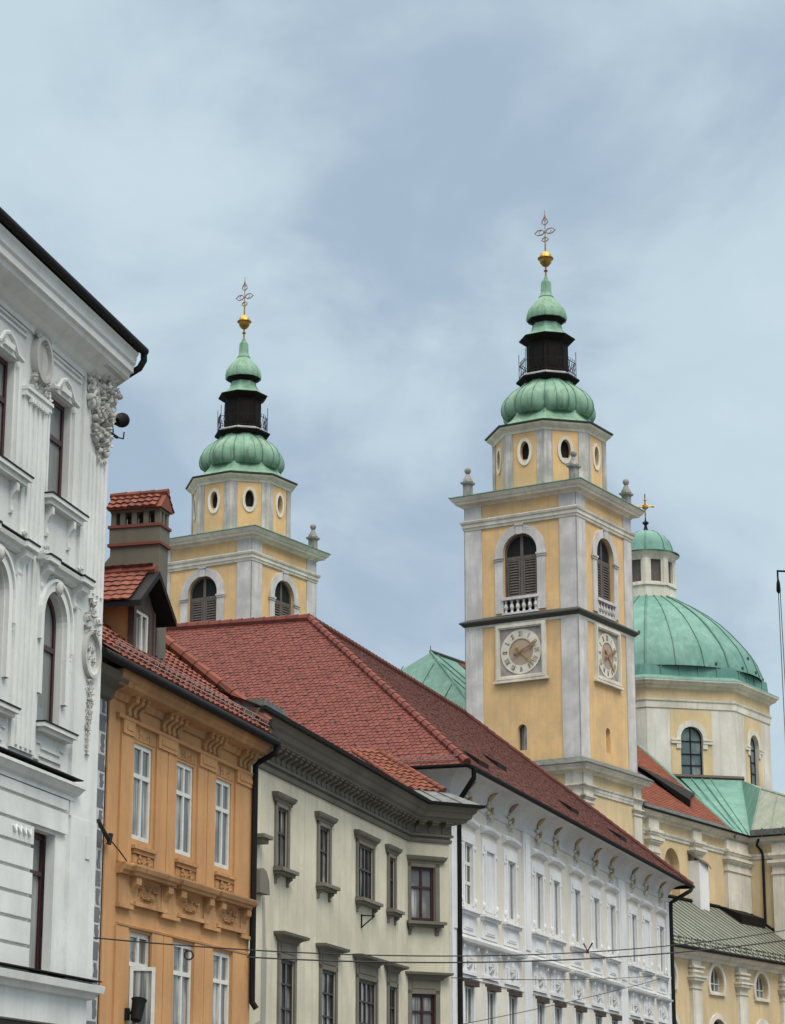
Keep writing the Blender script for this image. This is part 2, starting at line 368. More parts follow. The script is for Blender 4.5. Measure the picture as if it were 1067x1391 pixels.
def window(par, x0, x1, z0, z1, y, mf='frw', mg='g1', fw=0.06, mull=(0.5,), trans=(), kind='rect', bar=0.05, M_=None, th=0.05, name='window'):
    f = MB(M_); ol = outline(kind, x0, x1, z0, z1)
    f.ring(ol, shrink(ol, fw), y, y + th + 0.03)
    w = x1 - x0; h = z1 - z0; rad = w / 2
    for q in mull:
        xm = x0 + q * w
        zt = z1 - fw * .5 if kind == 'rect' else z1 - rad + math.sqrt(max(0, rad * rad - (xm - (x0 + x1) / 2) ** 2)) - fw * .5
        f.box(xm - bar / 2, xm + bar / 2, y - 0.004, y + th, z0 + fw * .5, zt)
    for q in trans:
        zt = z0 + q * h; hw = rad
        if kind == 'arch' and zt > z1 - rad: hw = math.sqrt(max(0.001, rad * rad - (zt - (z1 - rad)) ** 2))
        f.box((x0 + x1) / 2 - hw + fw * .5, (x0 + x1) / 2 + hw - fw * .5, y - 0.009, y + th, zt - bar / 2, zt + bar / 2)
    fo = f.build(name, mf, par)
    g = MB(M_); g.poly([(p[0], y + th * .7, p[1]) for p in shrink(ol, fw * .6)]); g.build('pane', mg, fo)
    return fo
def acanthus(mb, cx, cz, w, h, seed, y=0.0, dep=0.08, n=16):
    """carved scroll and leaf relief inside w by h"""
    rd = random.Random(seed)
    for k in range(n):
        u, v = rd.uniform(-.5, .5), rd.uniform(-.5, .5)
        s = min(w, h) * rd.uniform(.09, .19) * (16 / max(16, n)) ** .3
        for sgn in (-1, 1):
            px_, pz_, dd, rt = cx + sgn * abs(u) * w, cz + v * h, dep * rd.uniform(.5, 1), rd.uniform(-.3, 2.2)
            if k % 3 == 0: mb.ell((px_, y - dep * .25, pz_), (s, dd, s * rd.uniform(.3, .5)), sgn * rt, 8, 5)
            else:       # pointed leaf with a raised, curling midrib
                a = rt if sgn > 0 else math.pi - rt; ca, sa = math.cos(a), math.sin(a); L_ = s * 1.9; b_ = s * .55
                def lp(q, r, d): return (px_ + q * ca - r * sa, y - d, pz_ + q * sa + r * ca)
                vs = [lp(-L_ * .5, 0, 0), lp(-L_ * .1, b_, 0), lp(L_ * .25, b_ * .8, dd * .25), lp(L_ * .5, 0, dd), lp(L_ * .25, -b_ * .8, dd * .25), lp(-L_ * .1, -b_, 0), lp(-L_ * .1, 0, dd * .55), lp(L_ * .25, 0, dd * .95)]
                mb.add(vs, [[0, 1, 6], [1, 2, 7, 6], [2, 3, 7], [3, 4, 7], [4, 5, 6, 7], [5, 0, 6]])
    for sgn in (-1, 1):
        for v in (-.28, .25):
            r0 = min(w, h) * .17; c = (cx + sgn * w * .27, cz + v * h); pts = []; rr = []
            for k in range(13):
                a = k * .62; r = r0 * (1 - k / 15)
                pts.append((c[0] + sgn * r * math.cos(a), y - dep * .55, c[1] + r * math.sin(a))); rr.append(min(w, h) * .045)
            mb.tube(pts, rr, 5)
def console(mb, x0, x1, z0, z1, out, y=0.0):
    """scrolled bracket, S-shaped side view"""
    h = z1 - z0; pr = [(0, 0), (.25, .02), (.34, .12), (.25, .28), (.3, .45), (.55, .6), (.95, .72), (1.0, .85), (.92, .97), (.7, 1), (0, 1)]
    n = len(pr); vs = [(x, y - out * a, z0 + h * b) for x in (x0, x1) for a, b in pr]
    mb.add(vs, [list(range(n)), list(range(2 * n - 1, n - 1, -1))] + [[i, (i + 1) % n, (i + 1) % n + n, i + n] for i in range(n)])
def tiles(mb, O, U, S, L, H, w, e, clip=None, lift=0.028, seed=1, curved=0.0, tail=0.5):
    """roof tiles laid in courses: U along the eave, S up the slope"""
    O, U, S = Vector(O), Vector(U).normalized(), Vector(S).normalized(); Nn = U.cross(S).normalized()
    if Nn.z < 0: Nn = -Nn
    rd = random.Random(seed); rows = int(H / e) + 1; cols = int(L / w) + 2
    for r in range(rows):
        for c in range(cols):
            s0 = (c - (0.5 if r % 2 and not curved else 0.0)) * w; t0 = r * e
            if s0 < -w * .55 or s0 + w * .75 > L: continue
            if clip and not clip(s0 + w / 2, t0 + e / 2): continue
            j = rd.uniform(-.006, .006); g = w * 0.03
            if curved:
                pts = []; k = 5
                for t, hh in ((t0, lift), (t0 + e * 1.08, 0.004)):
                    for i in range(k):
                        q = i / (k - 1); pts.append((s0 + q * w, t, hh + curved * math.sin(q * math.pi * 2) * .5 + j))
                fs = [[i, i + 1, i + 1 + k, i + k] for i in range(k - 1)]
                base = [(p[0], p[1], p[2] - lift * 1.2) for p in pts[:k]]
                fs += [[i + 2 * k, i + 1 + 2 * k, i + 1, i] for i in range(k - 1)]
                pts = pts + base
            else:
                tl = w * tail * .5; h2 = 0.006
                ou = [(g, t0 + tl), (w * .28, t0 + tl * .2), (w * .5, t0), (w * .72, t0 + tl * .2), (w - g, t0 + tl), (w - g, t0 + e * 1.25), (g, t0 + e * 1.25)]
                def hz(t): return lift + (h2 - lift) * (t - t0) / (e * 1.25) + j
                top = [(s0 + a, b, hz(b)) for a, b in ou]; bot = [(s0 + a, b, hz(b) - 0.02) for a, b in ou[:5]]
                pts = top + bot; fs = [list(range(7))] + [[i, i + 7, i + 8, i + 1] for i in range(4)]
            mb.add([tuple(O + U * a + S * b + Nn * h) for a, b, h in pts], fs)
def ridge(mb, p, q, r=0.13, step=0.36, seed=3):
    """row of overlapping half-round cap tiles"""
    p, q = Vector(p), Vector(q); d = (q - p); n = max(1, int(d.length / step)); d.normalize()
    for k in range(n):
        a = p + (q - p) * (k / n); b = p + (q - p) * ((k + 1) / n) + d * 0.05
        mb.tube([tuple(a), tuple(b)], [r * 1.12, r * 0.9], 8)
def faceM(cx, cy, phi, ap):
    """frame of a wall whose outward normal points at angle phi: x along it, y inward"""
    f = R_(phi)
    return Matrix.Translation((cx + ap * math.cos(f), cy + ap * math.sin(f), 0)) @ Matrix.Rotation(f + math.pi / 2, 4, 'Z')
def az(o, a, p):
    a = R_(a); return Vector((o[0] + p[0] * math.sin(a) - p[1] * math.cos(a), o[1] + p[0] * math.cos(a) + p[1] * math.sin(a), p[2]))

# ------------------------------------------------------------------ ground
g = MB(); g.box(-900, 900, -400, 1400, -0.5, 0.0); struct(g.build('ground', 'pave'))
g = MB(); g.poly([(-6, -60, 0.004), (6, -60, 0.004), (24, 96, 0.004), (13.6, 99, 0.004)]); struct(g.build('street', 'asph'))

# ------------------------------------------------------------------ white palazzo, nearest on the left
def white_palazzo():
    t = thing('white_palazzo', 'ornate white palazzo with fluted pilasters, oval cartouches and dark red window frames', 'building', (-5.22, 41, 0), 76.3)
    X0 = -16.0
    bays = [-2.72 - 2.54 * k for k in range(5)]
    ops = []
    for b in bays:
        ops += [('rect', b, b + .99, 12.44, 14.28), ('arch', b, b + .99, 8.53, 10.82), ('rect', b - .04, b + 1.01, 4.46, 6.8)]
    w = MB(); wall(w, X0, 0, 4.44, 15.35, 0, ops, 0.16); wall(w, X0, 0, 0, 4.25, 0, [('rect', -9.9, -7.9, 0.3, 3.74), ('rect', -4.3, -1.28, 0.3, 3.74)], 0.3)
    w.poly([(0, 0, 0), (0, 14, 0), (0, 14, 15.35), (0, 0, 15.35)]); w.poly([(X0, 0, 0), (X0, 14, 0), (X0, 14, 15.35), (X0, 0, 15.35)])
    w.poly([(X0, 14, 0), (0, 14, 0), (0, 14, 15.35), (X0, 14, 15.35)]); 
    w.build('wall', 'white', t)
    sf = MB(); sf.piece(); sf.box(-9.88, -7.92, .2, .28, .3, 3.72); sf.piece(); sf.box(-4.28, -1.3, .2, .28, .3, 3.72)
    so = sf.each('shop_front', 'frdk', t)[1]
    sg = MB(); sg.box(-9.7, -8.1, .17, .195, .9, 3.5); sg.box(-4.1, -1.5, .17, .195, .9, 3.5); sg.build('pane', 'g2', so)
    # quoins, pilasters, bands
    p = MB()
    for b in bays:
        c0, c1 = b - 1.16, b - .15; p.piece()          # pilaster left of the window
        p.box(c0, c1, -.05, 0.0, 7.95, 13.95); 
        for q in (.2, .4, .6, .8):
            x = c0 + (c1 - c0) * q; p.box(x - .045, x + .045, -.078, -.05, 8.0, 13.75)
        p.box(c0 - .04, c1 + .04, -.1, 0, 13.82, 13.92); p.box(c0 - .05, c1 + .05, -.13, 0, 13.92, 13.98)
        for z in (14.0, 14.1): pass
        for q in range(7): p.box(c0 + .12 + q * .11, c0 + .19 + q * .11, -.13, -.06, 13.74, 13.81)
    p.piece(); p.box(-1.23, 0.0, -.06, 0, 7.2, 15.0)
    for q in range(5): p.box(-.95 + q * .19, -.86 + q * .19, -.09, -.06, 11.2, 13.7)
    p.box(-1.19, 0.03, -.07, 0, 4.46, 7.2); p.box(-.5, -.3, -.09, -.07, 6.55, 6.95)
    p.each('pilaster', 'white', t)
    # rusticated lower storey
    r = MB()
    xs = [X0] + [v for b in reversed(bays) for v in (b - .06, b + 1.05)] + [-1.26]
    for k in range(0, len(xs), 2):
        a, c = xs[k], xs[k + 1]
        if c - a > 1.2 or k < len(xs) - 2:
            for z0, z1 in ((4.46, 4.85), (4.91, 5.26), (5.32, 5.65), (5.71, 6.05), (6.11, 6.45), (6.51, 6.8)): r.box(a, c, -.06, 0, z0, z1)
    a, c = xs[-2], xs[-1]
    r.box(X0, -1.3, -.06, 0, 6.86, 7.2); r.box(X0, -1.3, -.06, 0, 7.26, 7.43)
    for b in bays:
        for k in range(4): r.tube([(b - .95 + k * .2, -.06, 6.72), (b - .9 + k * .2, -.09, 6.62), (b - .82 + k * .2, -.06, 6.74)], .025, 5)
    r.build('rusticated_blocks', 'white', t)
    s = MB()
    s.sweep([(X0, 0), (-1.12, 0), (-1.12, .05)], [(0, 7.45), (.07, 7.45), (.07, 7.52), (.13, 7.56), (.2, 7.66), (.22, 7.66), (.22, 7.71), (0, 7.78)])
    s.sweep([(X0, 0), (.08, 0), (.08, .4)], [(0, 4.2), (.08, 4.22), (.1, 4.3), (.2, 4.32), (.22, 4.44), (0, 4.5)])
    s.build('string_course', 'white', t)
    fl = MB(); fl.piece(); fl.box(X0, -1.1, -.235, 0, 7.781, 7.80); fl.piece(); fl.box(X0, .09, -.235, 0, 4.501, 4.52); fl.each('string_course_flashing', 'lead', t)
    # crowning cornice
    c = MB()
    pr = [(0, 15.0), (.05, 15.0), (.06, 15.08), (.12, 15.12), (.2, 15.2), (.42, 15.34), (.44, 15.42), (.5, 15.44), (.5, 15.56), (.54, 15.6), (.56, 15.74), (.60, 15.8), (0, 15.9)]
    c.sweep([(X0, 0), (0.0, 0)], pr)
    for b in bays:
        c.box(b + .0, b + 1.4, -.04, 0, 14.93, 14.97); c.box(b + .0, b + 1.4, -.04, 0, 14.83, 14.87)
    c.build('cornice', 'white', t)
    gt = MB(); gt.tube([(X0, -.64, 15.93), (.18, -.64, 15.90)], .085, 10)
    gt.box(X0, .1, -.62, -.3, 15.86, 15.95)
    go = gt.build('gutter', 'lead', t, True)
    dp = MB(); dp.tube([(.13, -.64, 15.9), (.15, -.64, 15.72), (.15, -.56, 15.58), (.16, -.25, 15.42), (.16, .15, 15.25), (.16, .35, 15.05), (.12, .4, 14.5), (.12, .4, 0.2)], .065, 8)
    dp.build('downpipe', 'lead', t, True)
    rf = MB(); rf.poly([(X0, -.66, 15.98), (.2, -.66, 15.98), (-6, 7, 19.2), (X0, 7, 19.2)]); rf.poly([(.2, -.66, 15.98), (.2, 14.6, 15.98), (-6, 7, 19.2)])
    rf.poly([(.2, 14.6, 15.98), (X0, 14.6, 15.98), (X0, 7, 19.2), (-6, 7, 19.2)]); rf.build('roof', 'lead', t)
    # window trims
    for b in bays:
        m = MB()
        m.piece(); m.box(b + 1.06, b + 1.13, -.06, 0, 12.44, 14.2); m.box(b - .14, b - .07, -.06, 0, 12.44, 14.2)
        m.box(b - .17, b + 1.5, -.2, 0, 12.33, 12.40); m.box(b - .12, b + 1.4, -.15, 0, 12.24, 12.33)
        console(m, b + .0, b + .1, 11.7, 12.24, .14); console(m, b + 1.0, b + 1.1, 11.7, 12.24, .14)
        # curved head over top window
        pts = [(b - .08, -.09, 14.33), (b + .12, -.09, 14.36), (b + .3, -.09, 14.55), (b + .5, -.09, 14.62), (b + .7, -.09, 14.55), (b + .88, -.09, 14.36), (b + 1.12, -.09, 14.33)]
        m.tube(pts, .045, 6); m.box(b - .02, b + 1.02, -.07, 0, 14.29, 14.36); m.box(b + .3, b + .72, -.12, 0, 14.36, 14.46)
        m.piece()
        m.sweep([(b - .26, 0), (b - .26, -.02), (b + 1.72, -.02), (b + 1.72, 0)], [(0, 11.1), (.08, 11.12), (.1, 11.18), (.18, 11.2), (.2, 11.27), (0, 11.3)])
        for xa, xb in ((b - .3, b + .15), (b + 1.25, b + 1.76)):
            m.box(xa, xb, -.26, -.02, 11.2, 11.29); console(m, xa + .1, xb - .1, 10.75, 11.2, .2)
            acanthus(m, (xa + xb) / 2, 11.42, .3, .2, 17, -.06, .07, 5)
        o = outline('arch', b - .02, b + 1.01, 9.0, 10.84); o2 = outline('arch', b - .17, b + 1.16, 9.0, 11.0)
        m.ring(o2, o, -.08, 0, 1); o3 = outline('arch', b - .24, b + 1.23, 9.9, 11.05); m.ring(o3, outline('arch', b - .18, b + 1.17, 9.9, 11.0), -.12, 0, 1)
        m.box(b - .12, b + 1.36, -.2, 0, 8.45, 8.52); m.box(b - .06, b + 1.3, -.14, 0, 8.38, 8.45)
        for x in (b + 1.25, b - .26): acanthus(m, x, 9.75, .14, .5, 5, 0, .06, 4)
        m.piece()
        m.box(b + .02, b + .2, -.03, 0, 8.2, 8.23); m.box(b + .2, b + 1.05, -.03, 0, 8.12, 8.16); m.box(b + 1.05, b + 1.22, -.03, 0, 8.2, 8.23)
        m.box(b - .1, b + .12, -.03, 0, 7.92, 7.95); m.box(b + .12, b + 1.1, -.03, 0, 7.99, 8.03); m.box(b + 1.1, b + 1.32, -.03, 0, 7.88, 7.91)
        m.each('window_surround', 'white', t)
        fl = MB(); fl.piece(); fl.box(b - .18, b + 1.51, -.215, 0, 12.401, 12.425); fl.piece(); fl.box(b - .13, b + 1.37, -.215, 0, 8.521, 8.545)
        fl.piece(); fl.box(b - .27, b + 1.73, -.225, 0, 11.301, 11.325); fl.box(b - .31, b + .16, -.275, -.225, 11.291, 11.32); fl.box(b + 1.24, b + 1.77, -.275, -.225, 11.291, 11.32)
        fl.each('sill_flashing', 'lead', t)
        a = MB(); cx = b - .55
        o = [(cx + .30 * math.cos(k * math.pi / 12), 14.64 + .34 * math.sin(k * math.pi / 12)) for k in range(24)]
        a.ring([(cx + (p[0] - cx) * 1.22, 14.64 + (p[1] - 14.64) * 1.2) for p in o], o, -.13, 0); a.poly([(p[0], -.06, p[1]) for p in o])
        acanthus(a, cx, 15.12, .95, .42, 7, -.02, .12, 16); acanthus(a, cx, 14.18, .8, .34, 8, -.02, .11, 14)
        a.build('cartouche', 'whiteorn', t, True)
        a = MB(); acanthus(a, b + .5, 10.98, .7, .25, 11, -.03, .07, 10); a.ell((b + .5, -.1, 10.9), (.1, .08, .14)); a.build('arch_carving', 'whiteorn', t, True)
        window(t, b, b + .99, 12.44, 14.28, .12, 'frred', 'g3', .085, (), (.62,), bar=.09)
        window(t, b, b + .99, 8.53, 10.82, .12, 'frred', 'g3', .085, (), (.60,), 'arch', .09)
        window(t, b - .04, b + 1.01, 4.46, 6.8, .2, 'frred', 'g3', .09, (), (.72,), bar=.07)
    # corner carving: crowning relief, medallion and hanging festoon
    a = MB(); acanthus(a, -.55, 14.95, 1.2, .95, 21, -.08, .12, 80); acanthus(a, -.5, 14.3, .85, .75, 22, -.08, .12, 56); acanthus(a, -.35, 14.7, .7, .7, 27, -.10, .14, 34); acanthus(a, -.45, 13.75, .5, .35, 23, -.06, .12, 10)
    console(a, -1.0, -.05, 15.0, 15.4, .4); acanthus(a, -.3, 15.15, .8, .4, 24, -.18, .14, 18)
    a.build('corner_carving', 'whiteorn', t, True)
    a = MB(); a.piece(); cx, cz = -.58, 10.1
    o = [(cx + .33 * math.cos(k * math.pi / 12), cz + .36 * math.sin(k * math.pi / 12)) for k in range(24)]
    a.ring([(cx + (p[0] - cx) * 1.18, cz + (p[1] - cz) * 1.18) for p in o], o, -.14, -.06); acanthus(a, cx, cz, .35, .3, 31, -.07, .05, 6)
    acanthus(a, cx, 10.62, .7, .36, 32, -.06, .12, 12); acanthus(a, cx, 10.95, .3, .3, 33, -.06, .08, 5)
    a.piece()
    a.tube([(cx, -.07, 9.7), (cx + .02, -.09, 9.2), (cx, -.07, 8.35)], .02, 5)
    for k in range(7): acanthus(a, cx + .03 * math.sin(k), 9.55 - k * .2, .34 - .035 * k, .2, 40 + k, -.06, .08 - .006 * k, 4)
    a.each('medallion', 'whiteorn', t, True)
white_palazzo()

# floodlight on the corner of the palazzo
t = thing('floodlight', 'black round floodlight on a short bracket at the corner of the white palazzo', 'floodlight', (-5.19, 41.05, 14.42), 76.3)
m = MB(); m.tube([(0, .05, 0), (.62, .05, .03)], .03, 8); m.tube([(.5, .05, .02), (.66, .05, .04), (.95, .05, .1), (.98, .05, .24)], .014, 5); m.tube([(.42, .05, .06), (.36, .05, .2), (.38, .05, .42)], .014, 5)
m.build('bracket', 'lead', t, True)
m = MB(faceM(0, 0, 0, 0)); m.M = Matrix.Translation((.70, .05, .38)) @ Matrix.Rotation(R_(70), 4, 'Y')
m.lathe(0, 0, [(.04, -.2), (.075, -.18), (.10, -.05), (.125, .1), (.14, .12), (.14, .2), (.11, .21)], 14); m.build('lamp_head', 'black', t, True)

# ------------------------------------------------------------------ ochre house
def ochre_house():
    t = thing('ochre_house', 'narrow ochre town house with white casement windows, triple brackets and red pantile roof', 'building', (-5.26, 43, 0), 74.3)
    W_ = 8.12
    WX = [(1.34, 2.28), (3.62, 4.56), (5.9, 6.84)]; LX = [(1.40, 2.47), (3.69, 4.74), (5.95, 7.0)]
    ops = [('rect', a, b, 7.39, 9.21) for a, b in WX] + [('rect', a, b, 3.35, 5.67) for a, b in LX]
    w = MB(); wall(w, 0, W_, 0, 10.2, 0, ops, .07)
    w.poly([(W_, 0, 0), (W_, 10, 0), (W_, 10, 10.3), (W_, 5, 14.5), (W_, 0, 10.3)])
    w.poly([(-1.7, 0.02, 0), (-1.7, 10, 0), (-1.7, 10, 10.3), (-1.7, 5, 14.5), (-1.7, .02, 10.3)]); w.poly([(-1.7, 10, 0), (W_, 10, 0), (W_, 10, 10.2), (-1.7, 10, 10.2)])
    w.build('wall', 'orange', t)
    q = MB(); q.box(-1.7, -.001, .02, .3, 0, 9.9); q.build('corner_strip', 'quoinw', t)
    qs = MB(); rd = random.Random(4)
    z = 3.0; k = 0
    while z < 9.5:
        h = .34 + rd.uniform(-.05, .06)
        x1 = -.06 if k % 2 else -.02; x0 = -.24 if k % 2 else -.5
        n = 5; L = [(x0 + rd.uniform(-.03, .03), z + .02 + (h - .05) * i / n) for i in range(n + 1)]; Rr = [(x1 - rd.uniform(0, .07), z + .02 + (h - .05) * i / n) for i in range(n + 1)]
        qs.ext(L[::-1] + Rr, .012, .02); z += h; k += 1
    qs.build('painted_quoins', 'quoing', t)
    # pilaster strips with a joint, frieze blocks, mouldings
    p = MB()
    p.piece()
    for a, b, j in ((.62, 1.22, None), (2.43, 3.5, 3.03), (4.74, 5.78, 5.30), (7.02, W_, None)):
        p.piece()
        if j:
            p.box(a, j - .018, -.04, 0, 6.86, 9.3); p.box(j + .018, b, -.04, 0, 6.86, 9.3); p.box(a, j - .018, -.04, 0, 3.0, 5.72); p.box(j + .018, b, -.04, 0, 3.0, 5.72)
        else: p.box(a, b, -.04, 0, 6.86, 9.3); p.box(a, b, -.04, 0, 3.0, 5.72)
        p.box(a + .02, b, -.07, 0, 9.28, 9.55)
        p.box(a + .18, b - .12, -.085, -.07, 9.36, 9.46)
    p.piece(); p.sweep([(.36, 0), (W_, 0)], [(0, 9.53), (.08, 9.54), (.1, 9.6), (0, 9.63)])
    p.sweep([(.68, 0), (W_, 0)], [(0, 5.72), (.05, 5.73), (.06, 5.77), (0, 5.79)])
    p.piece(); p.box(0, .3, -.03, 0, 0, 9.9)
    p.each('pilaster', 'orange', t)
    c = MB()
    c.sweep([(.05, 1), (.05, 0), (W_ - .05, 0)], [(0, 9.85), (.06, 9.86), (.1, 9.98), (.36, 10.03), (.38, 10.1), (.44, 10.14), (.47, 10.27), (0, 10.3)])
    c.build('cornice', 'orangetrim', t)
    b_ = MB()
    for x0, n in ((.86, 3), (2.66, 4), (5.0, 4), (7.2, 3)):
        for k in range(n):
            x = x0 + k * .27; b_.piece(); console(b_, x, x + .15, 9.63, 9.98, .22); b_.ell((x + .075, -.2, 9.99), (.08, .06, .06))
    b_.each('bracket', 'orangetrim', t)
    o = MB()
    for a, b in WX:
        o.piece(); o.box((a + b) / 2 - .55, (a + b) / 2 + .55, -.012, 0, 9.27, 9.47); acanthus(o, (a + b) / 2, 9.37, .95, .16, 3, 0, .035, 8)
        o.piece(); o.box(a - .05, b + .16, -.1, 0, 7.2, 7.27); o.box(a, b + .1, -.06, 0, 7.12, 7.2)
        o.piece(); o.box(a + .02, b + .1, -.03, 0, 6.9, 7.1); acanthus(o, (a + b) / 2 + .05, 6.99, .8, .2, 13, -.03, .05, 12)
        o.piece(); o.box(a + .1, b + .62, -.03, 0, 6.24, 6.62); acanthus(o, (a + b) / 2 + .3, 6.42, 1.05, .3, 14, -.03, .07, 16)
        o.piece(); o.box(a + .05, b + .66, -.1, 0, 6.14, 6.22)
    for x in (1.22, 2.9, 3.62, 5.22, 5.95, 7.5): o.piece(); console(o, x, x + .26, 6.1, 6.68, .18)
    for x0, x1 in ((.66, 1.3), (2.85, 3.75), (5.2, 6.1), (7.45, W_)):
        o.piece(); o.box(x0, x1, -.05, 0, 6.12, 6.68); o.box(x0 - .04, x1 + .02, -.09, 0, 6.05, 6.12)
    o.each('relief_ornament', 'orangetrim', t)
    s = MB(); st = [(0.58, 0)]
    for x in (1.1, 3.0, 3.7, 5.3, 6.0, 7.55): pass
    s.sweep([(.62, .0), (1.15, 0), (1.15, -.09), (3.05, -.09), (3.05, 0), (3.6, 0), (3.6, -.09), (5.3, -.09), (5.3, 0), (5.85, 0), (5.85, -.09), (7.6, -.09), (7.6, 0), (W_, 0)],
            [(0, 6.66), (.12, 6.67), (.13, 6.72), (.17, 6.74), (.2, 6.82), (.2, 6.85), (0, 6.9)])
    s.build('balcony_cornice', 'orangetrim', t)
    for a, b in WX: window(t, a, b, 7.39, 9.21, .03, 'frw', 'g1', .085, (.5,), (.665,), bar=.085)
    for i, (a, b) in enumerate(LX):
        if i: window(t, a, b, 3.35, 5.67, .03, 'frw', 'g1', .085, (.5,), (.745,), bar=.085)
        else:      # left casement stands open
            f = window(t, a, b, 3.35, 5.67, .05, 'frw', 'g1', .085, (.5,), (.745,), bar=.085)
            Mx = Matrix.Translation((a + .04, 0, 0)) @ Matrix.Rotation(R_(-60), 4, 'Z')
            window(t, 0, .48, 3.4, 5.02, 0, 'frw', 'g1', .07, (), (), M_=Mx, name='open_casement')
    # roof
    k = .80; ez = 10.43; cs = 1 / math.sqrt(1 + k * k)
    W_ -= .22
    ru = MB(); ru.poly([(-1.7, -.5, ez - .03), (W_ + .05, -.5, ez - .03), (W_ + .05, 5, ez + k * 5.5 - .03), (-1.7, 5, ez + k * 5.5 - .03)])
    ru.poly([(-1.7, 10.5, ez - .03), (W_ + .05, 10.5, ez - .03), (W_ + .05, 5, ez + k * 5.5 - .03), (-1.7, 5, ez + k * 5.5 - .03)])
    ro = ru.build('roof', 'under', t)
    rt = MB(); tiles(rt, (-1.0, -.56, ez - .04), (1, 0, 0), (0, cs, k * cs), W_ + 1.0, 6.55, .29, .40, None, .06, 5, .045)
    rt.build('roof_tiles', 'tileY', ro)
    rr = MB(); ridge(rr, (W_ + .02, -.45, ez + .24), (W_ + .02, 5, ez + k * 5.5 + .22), .125, .36); ridge(rr, (-1.7, 5, ez + k * 5.5 + .06), (W_, 5, ez + k * 5.5 + .06), .13, .38)
    rr.build('ridge_tiles', 'tileY', ro, True)
    fl = MB(); fl.poly([(W_ - .02, -.5, ez + .2), (W_ + .4, -.5, ez + .1), (W_ + .4, 5, ez + k * 5.5 + .1), (W_ - .02, 5, ez + k * 5.5 + .2)]); fl.box(W_ + .1, W_ + .16, -.3, 4.6, ez - .2, ez + .2)
    fl.build('verge_flashing', 'zinc', ro)
    gt = MB(); gt.tube([(-1.7, -.58, 10.32), (W_ + .25, -.58, 10.27)], .085, 10); gt.box(-1.7, W_ + .4, -.56, -.45, 10.28, 10.4); gt.build('gutter', 'lead', t, True)
    es = MB(); es.sweep([(-1.7, 0.02), (.02, .02)], [(0, 9.75), (.1, 9.8), (.16, 9.95), (.40, 10.05), (.46, 10.2), (0, 10.3)]); es.build('eaves_end', 'chim', t)
    sg = MB()
    for i in range(18): x = -.8 + i * .5; sg.tube([(x, -.42, ez + .06), (x + .05, -.5, ez + .26)], .010, 4)
    for dz in (.18, .28): sg.tube([(-.9, -.47, ez + dz), (7.9, -.47, ez + dz)], .014, 4)
    sg.build('snow_guard', 'iron', ro)
    dp = MB(); dp.tube([(W_ + .2, -.58, 10.22), (W_ + .2, -.55, 10.05), (W_ + .22, -.2, 9.88), (W_ + .14, -.12, 9.78), (W_ + .14, -.12, 5.0), (W_ + .16, -.12, 4.75), (W_ + .2, -.2, 4.62)], .065, 8); dp.build('downpipe', 'lead', t, True)
    W_ += .22
    # dormer
    d = MB(); x0, x1, yf = 2.33, 3.43, .5
    d.poly([(x0, yf, 11.0), (x0, 3.0, 11.0), (x0, 3.0, 12.25), (x0, yf, 12.25)]); d.poly([(x1, yf, 11.0), (x1, 3.0, 11.0), (x1, 3.0, 12.25), (x1, yf, 12.25)])
    do = d.build('dormer', 'orange', t)
    d = MB(); wall(d, x0, x1, 11.0, 12.2, yf, [('rect', 2.5, 3.2, 11.22, 12.1)], .08); d.poly([(x0, yf, 12.2), (x1, yf, 12.2), (2.88, yf, 12.8)])
    d.box(x0 - .03, x0 + .06, yf - .03, yf + .1, 11.0, 12.2); d.box(x1 - .06, x1 + .03, yf - .03, yf + .1, 11.0, 12.2); d.build('dormer_front', 'wood', do)
    window(do, 2.5, 3.2, 11.22, 12.1, yf + .03, 'frw', 'g1', .07, (.5,), (), bar=.06)
    d = MB(); yo = .18
    for sgn in (-1, 1):
        e_, a_ = 2.88 + sgn * 1.0, 2.88
        d.add([(a_, yo, 12.92), (e_, yo, 12.12), (e_, yo, 12.0), (a_, yo, 12.78), (a_, 4.2, 12.92), (e_, 4.2, 12.12), (e_, 4.2, 12.0), (a_, 4.2, 12.78)], [[0, 1, 2, 3], [0, 4, 5, 1], [1, 5, 6, 2], [3, 2, 6, 7]])
    d.build('dormer_bargeboard', 'lead', do)
    d = MB(); sl = math.hypot(1.0, .8)
    tiles(d, (2.88 - 1.03, 4.2, 12.14), (0, -1, 0), (1.0 / sl, 0, .8 / sl), 3.9, sl, .20, .21, None, .03, 7, .02); tiles(d, (2.88 + 1.03, .3, 12.14), (0, 1, 0), (-1.0 / sl, 0, .8 / sl), 3.9, sl, .20, .21, None, .03, 8, .02)
    ridge(d, (2.88, .25, 12.95), (2.88, 4.2, 12.95), .1, .34); d.build('dormer_tiles', 'tileY', do)
    # chimney
    c = MB(); x0, x1, y0, y1 = 4.0, 4.52, .66, 1.74
    c.box(x0, x1, y0, y1, 10.8, 13.83); c.box(x0 - .02, x1 + .02, y0 - .02, y1 + .02, 13.83, 14.22)
    c.add([(x0, y1, 13.6), (x0, y1 + .35, 13.2), (x0, y1 + .35, 11), (x0, y1, 11), (x1, y1, 13.6), (x1, y1 + .35, 13.2), (x1, y1 + .35, 11), (x1, y1, 11)], [[0, 1, 2, 3], [4, 5, 6, 7], [0, 4, 5, 1], [1, 5, 6, 2]])
    for y in (y0, y0 + .25, y0 + .51, y0 + .77, y1 - .11): 
        for x in (x0, x1 - .12): c.box(x, x + .12, y, y + .11, 14.22, 14.52)
    for x in (x0 + .2,): 
        for y in (y0, y1 - .11): c.box(x, x + .1, y, y + .11, 14.22, 14.52)
    c.box(x0 - .01, x1 + .01, y0 - .01, y1 + .01, 14.52, 14.62)
